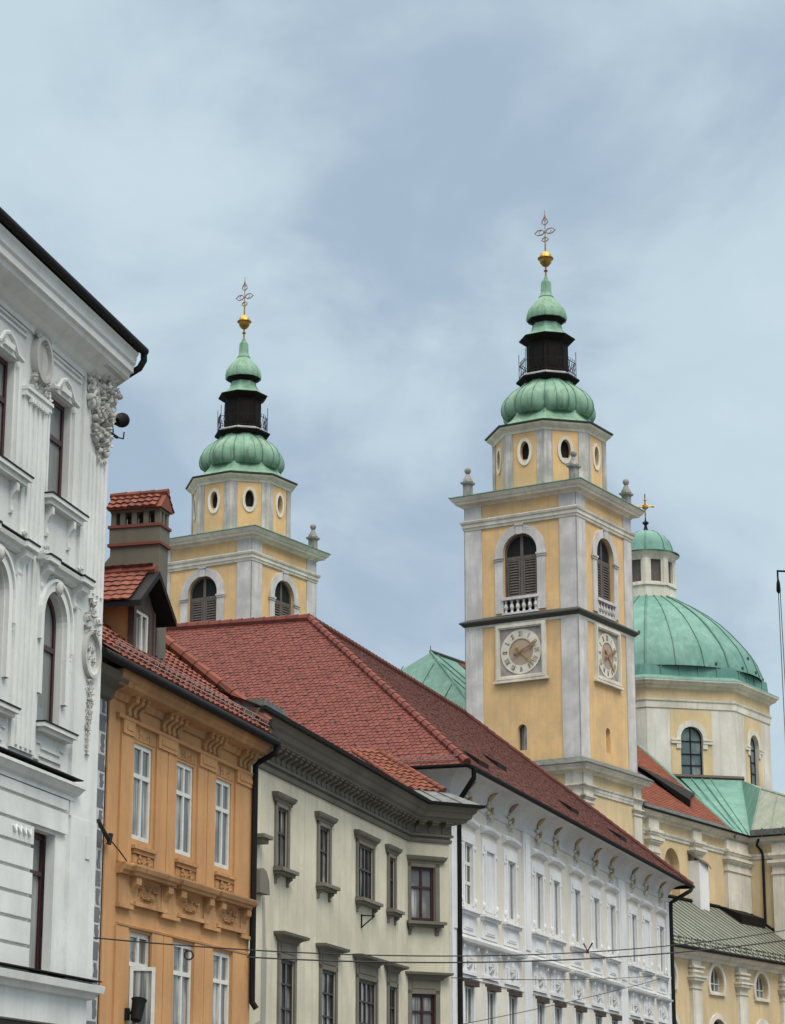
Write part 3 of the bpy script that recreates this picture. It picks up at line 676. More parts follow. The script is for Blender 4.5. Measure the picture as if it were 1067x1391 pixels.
    c.ext([(x0, 14.62), (x1, 14.62), ((x0 + x1) / 2, 14.95)], y0 + .05, y1 - .05)
    co = c.build('chimney', 'chim', t)
    c = MB(); c.box(x0 - .05, x1 + .05, y0 - .05, y1 + .05, 13.8, 13.86); c.box(x0 - .05, x1 + .05, y0 - .05, y1 + .05, 14.19, 14.25); c.build('brick_band', 'tileY', co)
    c = MB(); xm = (x0 + x1) / 2; sl = math.hypot(.36, .34)
    tiles(c, (x0 - .1, y1 + .08, 14.6), (0, -1, 0), (.36 / sl, 0, .36 / sl), y1 - y0 + .16, sl, .16, .17, None, .04, 9, .03); tiles(c, (x1 + .1, y0 - .08, 14.6), (0, 1, 0), (-.36 / sl, 0, .36 / sl), y1 - y0 + .16, sl, .16, .17, None, .04, 10, .03)
    c.ext([(x0 - .1, 14.58), (x1 + .1, 14.58), (xm, 14.96)], y0 - .06, y1 + .06); ridge(c, (xm, y0 - .08, 14.97), (xm, y1 + .08, 14.97), .07, .25); c.build('cap_tiles', 'tileY', co)
ochre_house()
t = thing('wall_lamp', 'dark metal spotlight fixed below a window of the ochre house', 'lamp', tuple(az((-5.26, 43), 15.7, (1.25, 0, 4.15))), 74.3)
m = MB(); m.box(-.12, .0, -.1, 0, -.12, .1); m.tube([(-.05, -.08, 0), (.0, -.2, .05)], .03, 6); m.build('bracket', 'lead', t)
m = MB(); m.M = Matrix.Translation((.02, -.24, .05)) @ Matrix.Rotation(R_(20), 4, 'Y'); m.lathe(0, 0, [(.07, -.2), (.1, -.18), (.13, .18), (.15, .22), (.12, .2)], 12); m.build('lamp_head', 'lead', t, True)

# ------------------------------------------------------------------ cream house with projecting wing
def cream_house():
    t = thing('cream_house', 'plain cream house with dark stone window hoods and heavy bracketed olive grey cornice', 'building', (-3.39, 50.93, 0), 75.1)
    A, dA = 14.9, 58.0
    cA, sA = math.cos(R_(32 - 75.1)), math.sin(R_(32 - 75.1))        # wing direction inside this frame
    def wg(x, y): return (14.88 + x * cA - y * sA, x * sA + y * cA)
    B = (14.88, 0); Cc = wg(1.34, 0)
    up = [(2.86, 3.66, 0), (6.22, 7.08, 0), (9.68, 11.12, 1), (12.72, 13.34, 0)]
    lo = [(3.22, 4.3, 0), (6.5, 7.7, 0), (9.72, 11.45, 1), (12.72, 13.5, 0)]
    ops = [('rect', a, b, 7.95, 9.33) for a, b, _ in up] + [('rect', a, b, 3.2, 5.93) for a, b, _ in lo]
    w = MB(); wall(w, -.35, 14.88, 0, 10.1, 0, ops, .07)
    Mw = Matrix.Translation((14.88, 0, 0)) @ Matrix.Rotation(R_(32 - 75.1), 4, 'Z')
    w.M = Mw; wall(w, 0, 1.34, 0, 10.1, 0, [('rect', .04, .86, 7.84, 9.32), ('rect', .06, .88, 3.2, 5.87)], .12); w.M = None
    e1 = wg(1.34, 3.2); e2 = (e1[0], 9); e3 = (-.35, 9)
    for p, q in ((Cc, e1), (e1, e2), (e2, e3), (e3, (-.35, 0))): w.poly([(p[0], p[1], 0), (q[0], q[1], 0), (q[0], q[1], 10.1), (p[0], p[1], 10.1)])
    w.build('wall', 'cream', t)
    pa = MB(); pa.piece(); pa.ext([(1.95, 3.0), (2.25, 3.0), (2.3, 6.0), (2.2, 6.1), (2.1, 7.2), (1.92, 7.2), (2.0, 6.1), (1.9, 5.9)], -.006, 0); pa.piece(); pa.ext([(1.5, 4.4), (1.95, 4.5), (1.95, 3), (1.5, 3)], -.004, 0); pa.each('plaster_repair', 'creampatch', t)
    path = [(-.35, 0), B, Cc, e1]
    c = MB()
    c.sweep(path, [(0, 10.0), (.05, 10.01), (.07, 10.07), (.07, 10.1), (.03, 10.12), (.03, 10.16), (.1, 10.18), (.1, 10.24), (.06, 10.26), (.06, 10.56), (.36, 10.58), (.38, 10.64), (.46, 10.68), (.5, 10.8), (.56, 10.84), (.6, 10.96), (.66, 11.0), (0, 11.12)])
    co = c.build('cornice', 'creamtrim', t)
    c = MB(); n = 36
    for k in range(n):
        c.piece(); x = .1 + k * .408; console(c, x, x + .2, 10.24, 10.56, .3); c.box(x - .03, x + .23, -.34, -.06, 10.53, 10.575)
    c.M = Mw
    for x in (.18, .62, 1.06): c.piece(); console(c, x, x + .2, 10.24, 10.56, .3); c.box(x - .03, x + .23, -.34, -.06, 10.53, 10.575)
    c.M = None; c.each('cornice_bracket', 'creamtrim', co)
    gt = MB(); gt.sweep(path, [(.62, 10.98), (.74, 10.98), (.76, 11.06), (.64, 11.08)]); gt.build('gutter', 'lead', t)
    def surround(x0, x1, z0, z1, big, M_=None, sill=True, parent=t):
        m = MB(M_); hw = .14
        m.box(x0 - hw, x0, -.05, .0, z0, z1 + .1); m.box(x1, x1 + hw, -.05, 0, z0, z1 + .1); m.box(x0 - hw, x1 + hw, -.05, 0, z1, z1 + .1)
        if big: m.box(x0 - hw - .02, x1 + hw + .02, -.04, 0, z1 + .1, z1 + .38); m.box(x0 + .02, x1 - .02, -.055, -.04, z1 + .14, z1 + .34)
        zt = z1 + (.38 if big else .1)
        m.sweep([(x0 - hw - .06, 0), (x0 - hw - .06, -.01), (x1 + hw + .06, -.01), (x1 + hw + .06, 0)], [(0, zt), (.05, zt), (.06, zt + .05), (.11, zt + .09), (.24 if big else .13, zt + .13), (.26 if big else .15, zt + .19), (.0, zt + .22)])
        if sill:
            m.box(x0 - .2, x1 + .26, -.24, 0, z0 - .1, z0 - .02); m.box(x0 - .16, x1 + .2, -.17, 0, z0 - .17, z0 - .1)
            for x in (x0 - .1, x1 + .0): console(m, x, x + .12, z0 - .38, z0 - .17, .13)
        m.build('window_surround', 'creamtrim', parent)
    for a, b, dbl in up:
        surround(a, b, 7.95, 9.33, 0); window(t, a, b, 7.95, 9.33, .02, 'frdk', 'g1' if a < 8 else 'g2', .07, (.25, .5, .75) if dbl else (.5,), (.58,) if not dbl else (.55,), bar=.045)
    for a, b, dbl in lo:
        surround(a, b, 3.2, 5.93, 1, sill=False); window(t, a, b, 3.2, 5.93, .02, 'frdk', 'g2', .08, (.25, .5, .75) if dbl else (.5,), (.35, .6, .8), bar=.045)
    surround(.06, .86, 7.84, 9.32, 0, Mw); window(t, .04, .86, 7.84, 9.32, .05, 'frred', 'g1', .09, (.5,), (.62,), bar=.06, M_=Mw)
    surround(.08, .86, 3.2, 5.87, 1, Mw, False); window(t, .06, .88, 3.2, 5.87, .05, 'frred', 'g1', .09, (.5,), (.82,), bar=.06, M_=Mw)
    # roof: shallow main slope, wing hip with orange pantiles and a sheet metal skirt
    def P(x, y, z): q = wg(x, y); return (q[0], q[1], z)
    r = MB(); e0 = (-.45, -.62); eB = (14.65, -.65)
    r.poly([(e0[0], e0[1], 11.06), (eB[0], eB[1], 11.06), (13.2, 4.2, 12.9), (-.45, 4.2, 12.9)]); r.poly([(-.45, 9.3, 11.06), (e1[0] + .5, 9.3, 11.06), (13.2, 4.2, 12.9), (-.45, 4.2, 12.9)])
    r.poly([(e1[0] + .5, 9.3, 11.06), (e1[0] + .5, e1[1], 11.06), (13.2, 4.2, 12.9)])
    ro = r.build('roof', 'under', t)
    sk = MB(); yb = .55; zb = 11.55
    sk.poly([P(-.25, -.62, 11.08), P(2.05, -.62, 11.08), P(1.72, yb, zb), P(.5, yb, zb)]); sk.poly([P(2.05, -.62, 11.08), P(2.05, 3.3, 11.08), P(1.5, 3.6, 12.2), P(1.72, yb, zb)])
    for x in (.75, 1.25): sk.tube([P(x + (x - .9) * .35, -.6, 11.1), P(x, yb, zb + .02)], .02, 4)
    sk.build('sheet_metal_skirt', 'zinc', ro)
    hp = MB(); cs = 1 / math.sqrt(1.25)
    pb, pu = P(.42, yb, zb), P(1.8, yb, zb)
    U = Vector(pu) - Vector(pb); S = Vector((P(0, 1, 0)[0] - P(0, 0, 0)[0], P(0, 1, 0)[1] - P(0, 0, 0)[1], .5))
    hp.poly([P(.38, yb, zb - .03), P(1.55, yb, zb - .03), P(1.35, 3.6, zb + 1.5), P(.38, 3.6, zb + 1.5)])
    hp.build('hip_base', 'under', ro)
    hp = MB(); tiles(hp, pb, U, S, 1.38, 3.35, .23, .33, lambda s, q: 0 < s < 1.16 - q * .06, .045, 12, .05); ridge(hp, P(1.55, yb - .02, zb + .06), P(1.35, 3.6, zb + 1.54), .075, .3); ridge(hp, P(.38, yb - .02, zb + .03), P(.4, 3.6, zb + 1.50), .065, .3); hp.build('hip_tiles', 'tileC', ro)
    fl = MB(); fl.ext([(-.35, 11.05), (1.35, 11.05), (1.2, 11.2), (-.35, 11.2)], -.72, .4); fl.build('lead_flashing', 'zinc', ro)
    wb = MB(); wb.tube([(10.05, -.02, 7.55), (10.05, -.02, 7.2)], .02, 4); wb.tube([(10.05, -.02, 7.22), (10.2, -.3, 7.5)], .02, 4); wb.tube([(10.05, -.02, 7.52), (10.22, -.32, 7.52)], .02, 4); wb.build('wire_bracket', 'lead', t)
    # small niche canopies beside the ochre house
    nc = MB(); nc.piece(); nc.box(1.1, 1.75, -.3, 0, 8.4, 8.48); nc.box(1.2, 1.65, -.22, 0, 8.3, 8.4); nc.piece(); nc.ext([(1.15, 7.2), (1.85, 7.2), (1.8, 7.5), (1.6, 7.7), (1.35, 7.75), (1.15, 7.7)], -.2, 0); nc.each('wall_canopy', 'creamtrim', t)
cream_house()

# ------------------------------------------------------------------ white town house with painted cove and big tiled roofs
def white_townhouse():
    k_ = 1.0562
    t = thing('white_townhouse', 'long white town house with gilt leaves under its eaves and huge tiled roof', 'building', (1.58 * k_, 65.8 * k_, 1.7 * (1 - k_)), 72.1, None, k_)
    L, D = 30.55, 13.4
    wx = [1.74, 4.05, 6.45, 9.80, 12.05, 14.92, 17.75, 20.27, 23.88, 26.22, 28.95]
    blind = {1, 9}
    gp = [(7.85, 8.7), (21.35, 22.5)]
    hw = .42
    ops = [('rect', x - hw, x + hw, 8.47, 10.2) for i, x in enumerate(wx) if i not in blind] + [('rect', x - .42, x + .42, 3.6, 6.2) for x in wx]
    w = MB(); wall(w, 0, L, 0, 11.5, 0, ops, .035)
    w.poly([(L, 0, 0), (L, D, 0), (L, D, 11.5), (L, 0, 11.5)])
    w.poly([(0, 0, 0), (0, 30, 0), (0, 30, 11.5), (0, 0, 11.5)]); w.poly([(0, 30, 0), (D, 30, 0), (D, 30, 11.5), (0, 30, 11.5)])
    w.poly([(D, 30, 0), (D, D, 0), (D, D, 11.5), (D, 30, 11.5)]); w.poly([(D, D, 0), (L, D, 0), (L, D, 11.5), (D, D, 11.5)])
    w.build('wall', 'tbeige', t)
    c = MB(); pr = [(0, 11.3), (.05, 11.32), (.07, 11.42), (.07, 11.47), (.02, 11.49), (.04, 11.58), (.1, 11.72), (.2, 11.86), (.32, 11.96), (.48, 12.03), (.68, 12.06), (.7, 12.1), (0, 12.2)]
    c.sweep([(0, 30), (0, 0), (L, 0), (L, D)], pr); c.build('cove_cornice', 'tgrey', t)
    p = MB()
    for a, b in gp + [(.02, .62), (29.95, 30.5)]:
        p.piece(); p.box(a, b, -.07, 0, 0.2, 11.3); p.box(a + .18, b - .18, -.1, -.07, 7.7, 11.0)
    p.each('giant_pilaster', 'twhite', t)
    for i, x in enumerate(wx):
        m = MB()
        # upper window: white field, frame, ears, sill, panel below
        m.box(x - .78, x - hw, -.035, 0, 8.35, 10.55); m.box(x + hw, x + .78, -.035, 0, 8.35, 10.55); m.box(x - hw, x + hw, -.035, 0, 10.2, 10.55)
        m.box(x - .56, x - hw, -.075, -.035, 8.47, 10.34); m.box(x + hw, x + .56, -.075, -.035, 8.47, 10.34); m.box(x - .62, x + .62, -.08, -.035, 10.22, 10.36)
        if i in blind: m.box(x - hw, x + hw, -.012, 0, 8.47, 10.2)
        for sx in (-.7, .7):
            m.ell((x + sx, -.05, 10.12), (.05, .05, .07)); m.ell((x + sx, -.05, 8.6), (.06, .06, .11))
        m.box(x - .95, x + .95, -.2, 0, 8.27, 8.34); m.box(x - .9, x + .9, -.12, 0, 8.19, 8.27)
        m.box(x - .86, x + .86, -.03, 0, 7.66, 8.19); m.box(x - .5, x + .5, -.055, -.03, 7.78, 8.08); m.box(x - .4, x + .4, -.07, -.055, 7.83, 8.03)
        m.build('window_surround', 'twhite', t)
        m = MB(); pts = []
        n = 10
        for q in range(n + 1):
            u = q / n * 2 - 1; pts.append((x + u * .88, 10.80 + .07 * (1 - u * u)))
        for q in range(n):
            a, b = pts[q], pts[q + 1]
            m.add([(a[0], 0, a[1] - .12), (b[0], 0, b[1] - .12), (b[0], -.07, b[1] - .1), (a[0], -.07, a[1] - .1), (a[0], -.15, a[1] - .03), (b[0], -.15, b[1] - .03), (b[0], -.17, b[1] + .05), (a[0], -.17, a[1] + .05), (a[0], 0, a[1] + .14), (b[0], 0, b[1] + .14)],
                  [[0, 1, 2, 3], [3, 2, 5, 4], [4, 5, 6, 7], [7, 6, 9, 8]])
        for e in (pts[0], pts[-1]): m.poly([(e[0], 0, e[1] - .12), (e[0], -.07, e[1] - .1), (e[0], -.15, e[1] - .03), (e[0], -.17, e[1] + .05), (e[0], 0, e[1] + .14)])
        m.build('curved_hood', 'twhite', t)
        if i not in blind: window(t, x - hw, x + hw, 8.47, 10.2, .008, 'frw', 'g0' if i == 0 else 'g5', .045, (.5,), (.36, .68) if i == 0 else (), bar=.10, th=.03)
        # lower zone: lintel hood, oval relief, louvred blind box, window
        m = MB()
        m.sweep([(x - .92, 0), (x - .92, -.01), (x + .92, -.01), (x + .92, 0)], [(0, 7.34), (.08, 7.36), (.2, 7.4), (.22, 7.46), (0, 7.5)])
        m.box(x - .8, x + .8, -.04, 0, 6.62, 7.34); m.box(x - .88, x + .88, -.08, 0, 6.52, 6.62)
        for sx in (-.72, .72): console(m, x + sx - .07, x + sx + .07, 6.95, 7.34, .14); m.tube([(x + sx * .86, -.06, 7.0), (x + sx * .8, -.07, 6.75)], .035, 5)
        m.box(x - .6, x - .42, -.05, 0, 3.4, 6.3); m.box(x + .42, x + .6, -.05, 0, 3.4, 6.3)
        m.build('lower_window_surround', 'twhite', t)
        m = MB(); m.ell((x, -.05, 6.96), (.2, .07, .28), 0, 12, 6)
        for q in range(8): a = q * math.pi / 4; m.tube([(x + .08 * math.cos(a), -.12, 6.9 + .08 * math.sin(a)), (x + .24 * math.cos(a), -.06, 6.9 + .26 * math.sin(a))], .022, 4)
        m.build('star_relief', 'tgrey', t)
        m = MB(); m.box(x - .5, x + .5, -.2, 0, 6.2, 6.38)
        for q in range(3): m.box(x - .5, x + .5, -.22, -.2, 6.21 + q * .055, 6.24 + q * .055)
        m.build('blind_box', 'wood', t)
        window(t, x - .42, x + .42, 3.6, 6.2, .008, 'frw', 'g2', .05, (.5,), (.3, .6), bar=.08, th=.03)
        # gilt leaf on the cove with stucco rosette under it
        m = MB()
        cv = [(-.10, 11.70), (-.14, 11.78), (-.19, 11.85), (-.25, 11.92), (-.31, 11.97)]; lw = [.03, .13, .165, .11, .0]; xl = x - .30; sk = [0, .02, .05, .10, .2]
        vs = [(xl + sg * b_ + e, y_ - .03 + d2, z_ - .035 + d2) for d2 in (0, .03) for (y_, z_), b_, e in zip(cv, lw, sk) for sg in (-1, 1)]
        m.add(vs, [[q, q + 1, q + 3, q + 2] for q in (0, 2, 4, 6)] + [[q + 12, q + 13, q + 11, q + 10] for q in (0, 2, 4, 6)] + [[q, q + 2, q + 12, q + 10] for q in (0, 2, 4, 6)] + [[q + 1, q + 11, q + 13, q + 3] for q in (0, 2, 4, 6)])
        m.tube([(xl + .05, -.1, 11.66), (x - .12, -.09, 11.56)], .018, 4)
        m.build('leaf_motif', ['ochre2', 'ochre'][i % 2], t)
        m = MB(); rd = random.Random(i)
        for q in range(9):
            a = q * 2 * math.pi / 9 + rd.uniform(-.2, .2); rr = rd.uniform(.18, .30)
            m.ell((x - .05 + rr * 1.2 * math.cos(a), -.10, 11.44 + rr * .8 * math.sin(a)), (.12, .06, .05), a, 7, 4)
        m.build('rosette_petals', 'trim', t)
        m = MB(); m.ell((x - .05, -.13, 11.45), (.11, .06, .07)); m.ell((x - .12, -.13, 11.38), (.08, .05, .05), .6); m.ell((x + .03, -.13, 11.5), (.07, .05, .05), .6)
        m.build('rosette_centre', 'ochre', t)
        m = MB(); acanthus(m, x + .12, 11.12, .55, .26, 60 + i, -.0, .05, 8); m.build('stucco_spray', 'twhite', t)
    m = MB(); m.box(0, L, -.03, 0, 6.42, 6.5); m.box(0, L, -.03, 0, 7.55, 7.62); m.build('string_course', 'twhite', t)
    # roofs
    ez, rz, rb = 12.1, 18.25, 6.6; S0 = -.75; sl = math.hypot(rb - S0, rz - ez); cy, sy = (rb - S0) / sl, (rz - ez) / sl
    LE = L + 1.35; xe = LE - (rb - S0); YE = 30.8
    u = MB(); d_ = .03
    u.poly([(S0, S0, ez - d_), (LE, S0, ez - d_), (xe, rb, rz - d_), (rb, rb, rz - d_)]); u.poly([(S0, S0, ez - d_), (rb, rb, rz - d_), (rb, YE, rz - d_), (S0, YE, ez - d_)])
    u.poly([(LE, S0, ez - d_), (LE, D + .7, ez - d_), (xe, rb, rz - d_)]); u.poly([(LE, D + .7, ez - d_), (D + .7, D + .7, ez - d_), (rb, rb, rz - d_), (xe, rb, rz - d_)])
    u.poly([(D + .7, D + .7, ez - d_), (D + .7, YE, ez - d_), (rb, YE, rz - d_), (rb, rb, rz - d_)])
    ro = u.build('roof', 'under', t)
    def clipT(s, q):       # along x from S0
        y = q * cy; return y <= s <= (LE - S0) - y and q < sl
    def clipR(s, q):       # along -y from YE
        y = q * cy; return s <= (YE - S0) - y and q < sl
    m = MB(); tiles(m, (S0, S0 - .06, ez - .05), (1, 0, 0), (0, cy, sy), LE - S0, sl, .165, .175, clipT, .018, 21); m.build('street_tiles', 'tileT', ro)
    m = MB(); tiles(m, (S0 - .06, YE, ez - .05), (0, -1, 0), (cy, 0, sy), YE - S0, sl, .165, .175, clipR, .024, 22); m.build('south_tiles', 'tileR', ro)
    m = MB(); ridge(m, (S0, S0, ez + .03), (rb, rb, rz + .03), .12, .36); ridge(m, (rb, rb, rz + .04), (rb, YE, rz + .04), .15, .38); m.build('ridge_tiles', 'tileR', ro, True)
    m = MB(); ridge(m, (rb, rb, rz + .03), (xe, rb, rz + .03), .13, .36); ridge(m, (LE, S0, ez + .03), (xe, rb, rz + .03), .12, .36); m.build('street_ridge_tiles', 'tileT', ro, True)
    h = MB()
    for r in range(3, 52, 4):
        for c in range(0, 32):
            s = YE - (c + (.5 if (r // 4) % 2 else 0)) * .98; q = r * .175 + .08
            if q * cy + S0 > s - .2: continue
            h.M = None; x = S0 + q * cy; z = ez + q * sy
            h.box(x - .04, x + .02, s - .03, s + .03, z - .02, z + .045)
    ho = h.build('snow_hooks', 'seam', ro); ho['kind'] = 'stuff'
    h = MB()
    for r in range(3, 52, 4):
        for c in range(0, 33):
            s = S0 + (c + (.5 if (r // 4) % 2 else 0)) * .98; q = r * .175 + .08
            if not clipT(s - S0 - .2, q): continue
            y = S0 + q * cy; z = ez + q * sy; h.box(s - .02, s + .02, y - .025, y + .015, z - .02, z + .028)
    ho = h.build('street_snow_hooks', 'under', ro); ho['kind'] = 'stuff'
    for x, q in ((2.4, .72), (8.2, 2.05), (16.2, 1.5), (23.6, 1.4)):      # low roof hatches
        s = MB(); y, z = S0 + q * cy, ez + q * sy
        s.add([(x, y, z + .02), (x + 1.1, y, z + .02), (x + 1.1, y, z + .17), (x, y, z + .17), (x, y + .5, z + .48), (x + 1.1, y + .5, z + .48)], [[0, 1, 2, 3], [3, 2, 5, 4], [0, 3, 4], [1, 5, 2]])
        s.build('roof_hatch', 'black', ro)
    gt = MB(); gt.sweep([(S0 + .02, YE), (S0 + .02, S0 + .02), (LE - .02, S0 + .02), (LE - .02, D + .7)], [(0, ez - .1), (.09, ez - .12), (.14, ez - .06), (.14, ez - .01), (0, ez)]); gt.build('gutter', 'lead', t)
    sg = MB()
    for dz in (.16, .26): sg.tube([(S0 + .12, 29, ez + dz), (S0 + .12, S0 + .3, ez + dz)], .016, 4)
    for i in range(30): y = S0 + .4 + i; sg.tube([(S0 + .2, y, ez + .12), (S0 + .1, y, ez + .3)], .016, 4)
    sg.build('snow_rail', 'iron', ro)
    dp = MB(); dp.tube([(S0 + .35, S0 - .1, 12.0), (S0 + .4, S0 - .08, 11.75), (-.1, -.35, 11.2), (.35, -.2, 10.95), (.52, -.14, 10.7), (.52, -.14, .3)], .075, 8); dp.build('downpipe', 'lead', t, True)
    dp = MB(); dp.tube([(LE - .3, S0 - .1, 12.05), (LE - .5, S0 - .05, 11.85), (L + .25, -.3, 11.45), (L - .02, -.15, 11.3), (L - .02, -.14, 10.9), (L - .02, -.14, .3)], .08, 8); dp.build('downpipe', 'lead', t, True)
white_townhouse()

# ------------------------------------------------------------------ cathedral towers
CH = (8.847, 109.856)         # near corner of the south tower
def chp(x, y, z=0.0): return tuple(az(CH, 31, (x, y, z)))
S = 6.1
def roman(mb, c, r0, r1, y):
    nums = ['XII', 'I', 'II', 'III', 'IIII', 'V', 'VI', 'VII', 'VIII', 'IX', 'X', 'XI']
    for h, s in enumerate(nums):
        a = math.pi / 2 - h * math.pi / 6; wd = .075; x = -wd * (len(s) - 1) / 2
        for ch in s:
            segs = {'I': [((0, 0), (0, 1))], 'V': [((-.5, 1), (0, 0)), ((.5, 1), (0, 0))], 'X': [((-.5, 1), (.5, 0)), ((.5, 1), (-.5, 0))]}[ch]
            for p, q in segs:
                P = []
                for uu, vv in (p, q):
                    lx = x + uu * wd * .8; rr = r0 + (r1 - r0) * vv
                    P.append((c[0] + rr * math.cos(a) + lx * math.sin(a), y, c[1] + rr * math.sin(a) - lx * math.cos(a)))
                mb.tube(P, .013, 4)
            x += wd
def clock(t, Mx):
    c = (3.04, 25.0)
    m = MB(Mx); o = outline('rect', 1.66, 4.42, 23.62, 26.4); m.ring(o, outline('rect', 1.90, 4.18, 23.85, 26.17), -.13, 0); m.ring(outline('rect', 1.72, 4.36, 23.68, 26.34), outline('rect', 1.84, 4.24, 23.79, 26.23), -.17, -.13)
    m.box(1.56, 4.52, -.2, 0, 23.52, 23.62); fo = m.build('clock_frame', 'trim', t)
    b = MB(Mx); b.box(1.9, 4.18, -.03, 0, 23.85, 26.17); b.build('fresco_panel', 'dialbg', fo)
    cl = MB(Mx); n = 40
    circ = lambda r: [(c[0] + r * math.cos(2 * math.pi * k / n), c[1] + r * math.sin(2 * math.pi * k / n)) for k in range(n)]
    cl.ring(circ(1.1), circ(.63), -.06, -.03); dial = cl.build('clock_dial', 'dial', t)
    i = MB(Mx); i.poly([(p[0], -.045, p[1]) for p in circ(.64)]); i.ring(circ(.66), circ(.62), -.07, -.04); i.build('dial_centre', 'dialin', dial)
    i = MB(Mx); roman(i, c, .74, 1.0, -.062); i.build('numerals', 'seam', dial)
    for ang, ln, mt in ((24, .98, 'ochre2'), (-45, 1.0, 'ochre')):
        a = R_(ang); h = MB(Mx); ca, sa = math.cos(a), math.sin(a)
        def q(u, v): return (c[0] + u * ca - v * sa, c[1] + u * sa + v * ca)
        y0 = -.11 if mt == 'ochre' else -.15
        h.ext([q(-.38, .05), q(-.38, -.05), q(ln * .62, -.03), q(ln * .66, -.1), q(ln * .8, -.085), q(ln, 0), q(ln * .8, .085), q(ln * .66, .1), q(ln * .62, .03)], y0, y0 + .025)
        h.ell((c[0] - .3 * ca, y0, c[1] - .3 * sa), (.1, .03, .1)); h.build('clock_hand', mt, dial)
def tower(name, label, off, full):
    t = thing(name, label, 'church tower', chp(off[0], off[1]), 59, 'twin church towers')
    faces = [faceM(S / 2, S / 2, ph, S / 2) @ Matrix.Translation((-S / 2, 0, 0)) for ph in (-90, 180, 90, 0)]
    def bothwalls(): return faces
    wl_, st = MB(), MB()
    for i, Mx in enumerate(faces):
        wl_.M = Mx; st.M = Mx
        ops = [('arch', 2.12, 3.98, 27.0, 30.9)]
        sl = [('arch', 2.78, 3.26, 20.2, 21.45)] if i < 2 else []
        wall(wl_, 0, S, 26.7, 33.0, 0, ops, .3); wall(wl_, 0, S, 19.4, 26.7, 0, sl, .25)
        # corner pilasters in grey render
        for x0, x1 in ((0, .93), (S - .88, S)):
            st.piece(); st.box(x0 - .05 if x0 == 0 else x0, x1 + (.05 if x0 else 0), -.05, 0, 26.8, 31.42); st.box(x0 - .05 if x0 == 0 else x0, x1 + (.05 if x0 else 0), -.05, 0, 19.5, 26.6)
            st.box(x0 - .04 if x0 == 0 else x0, x1 + (.04 if x0 else 0), -.04, 0, 31.9, 32.62)
    wl_.build('shaft', 'yellow', t); st.each('corner_pilaster', 'stone', t)
    sq = [(0, 0), (S, 0), (S, S), (0, S)]
    m = MB(); m.sweep(sq, [(0, 31.36), (.08, 31.38), (.1, 31.5), (.14, 31.52), (.15, 31.68), (.2, 31.72), (.23, 31.82), (.05, 31.92)], True); m.build('architrave', 'trim', t)
    m = MB(); m.sweep(sq, [(0, 32.55), (.08, 32.57), (.14, 32.64), (.38, 32.7), (.42, 32.8), (.48, 32.84), (.56, 32.96), (.58, 33.02), (0, 33.1)], True); m.build('cornice', 'trim', t)
    m = MB(); m.sweep(sq, [(.56, 33.0), (.62, 33.03), (.62, 33.07), (0.05, 33.25)], True); m.poly([(0, 0, 33.24), (S, 0, 33.24), (S, S, 33.24), (0, S, 33.24)])
    for k in range(4): p, q = sq[k], sq[(k + 1) % 4]
    m.build('cornice_sheet', 'copper', t)
    m = MB(); m.sweep(sq, [(0, 26.5), (.12, 26.52), (.2, 26.62), (.27, 26.66), (.27, 26.72), (.0, 26.9)], True); m.build('belt_course', 'seam', t)
    m = MB(); m.sweep(sq, [(0, 26.36), (.05, 26.38), (.07, 26.5)], True); m.build('belt_moulding', 'trim', t)
    for i, Mx in enumerate(faces):
        m = MB(Mx); xc = 3.05
        o = outline('arch', xc - .93, xc + .93, 27.0, 30.9); o2 = outline('arch', xc - 1.38, xc + 1.38, 27.0, 31.32); m.ring(o2, o, -.07, 0, 1)
        for sx in (-1, 1): a, b = sorted((xc + sx * .9, xc + sx * 1.46)); m.box(a, b, -.15, -.02, 29.72, 29.8); m.box(a + .03, b - .03, -.11, -.02, 29.62, 29.72)
        m.box(xc - .16, xc + .16, -.13, 0, 30.85, 31.36); m.box(xc - .22, xc + .22, -.16, 0, 31.28, 31.36)
        m.build('arch_surround', 'stone', t)
        m = MB(Mx); m.piece(); m.box(xc - 1.0, xc + 1.0, -.14, .12, 27.6, 27.74); m.box(xc - 1.0, xc + 1.0, -.1, .1, 26.88, 26.98)
        for k in range(6):
            x = xc - .82 + k * .328; m.piece(); m.lathe(x, 0, [(.075, 26.98), (.085, 27.03), (.05, 27.08), (.11, 27.24), (.10, 27.32), (.05, 27.46), (.075, 27.54), (.075, 27.6)], 8)
        m.each('baluster', 'stone', t)
        f = window(t, xc - .93, xc + .93, 27.2, 30.9, .16, 'shut', 'dark', .1, (.5,), (.68,), 'arch', .16, Mx, .06, 'bell_opening')
        for x0 in (xc - .8, xc + .1):
            s = MB(Mx); o = outline('rect', x0, x0 + .7, 27.3, 29.62); s.ring(o, shrink(o, .07), .14, .19)
            z = 27.42
            while z < 29.5: s.add([(x0 + .06, .14, z), (x0 + .64, .14, z), (x0 + .64, .2, z + .1), (x0 + .06, .2, z + .1), (x0 + .06, .155, z - .02), (x0 + .64, .155, z - .02)], [[0, 1, 2, 3], [0, 1, 5, 4]]); z += .135
            s.build('louvred_shutter', 'shut', f)
        d = MB(Mx); d.poly([(xc - 1, .3, 27), (xc + 1, .3, 27), (xc + 1, .3, 31), (xc - 1, .3, 31)]); d.build('bell_dark_sheet', 'dark', f)  # black sheet, the unlit bell chamber put into its colour
        if i < 2 and full:
            clock(t, Mx)
            d = MB(Mx); d.poly([(2.7, .22, 20.1), (3.3, .22, 20.1), (3.3, .22, 21.5), (2.7, .22, 21.5)]); d.build('slit_window', 'g2' if i == 1 else 'cyellow', t)
    # lower stage
    m = MB()
    for Mx in faces:
        m.M = Mx; m.poly([(-.1, -.1, 0), (S + .1, -.1, 0), (S + .1, -.1, 19.3), (-.1, -.1, 19.3)])
    m.build('base', 'cyellow', t)
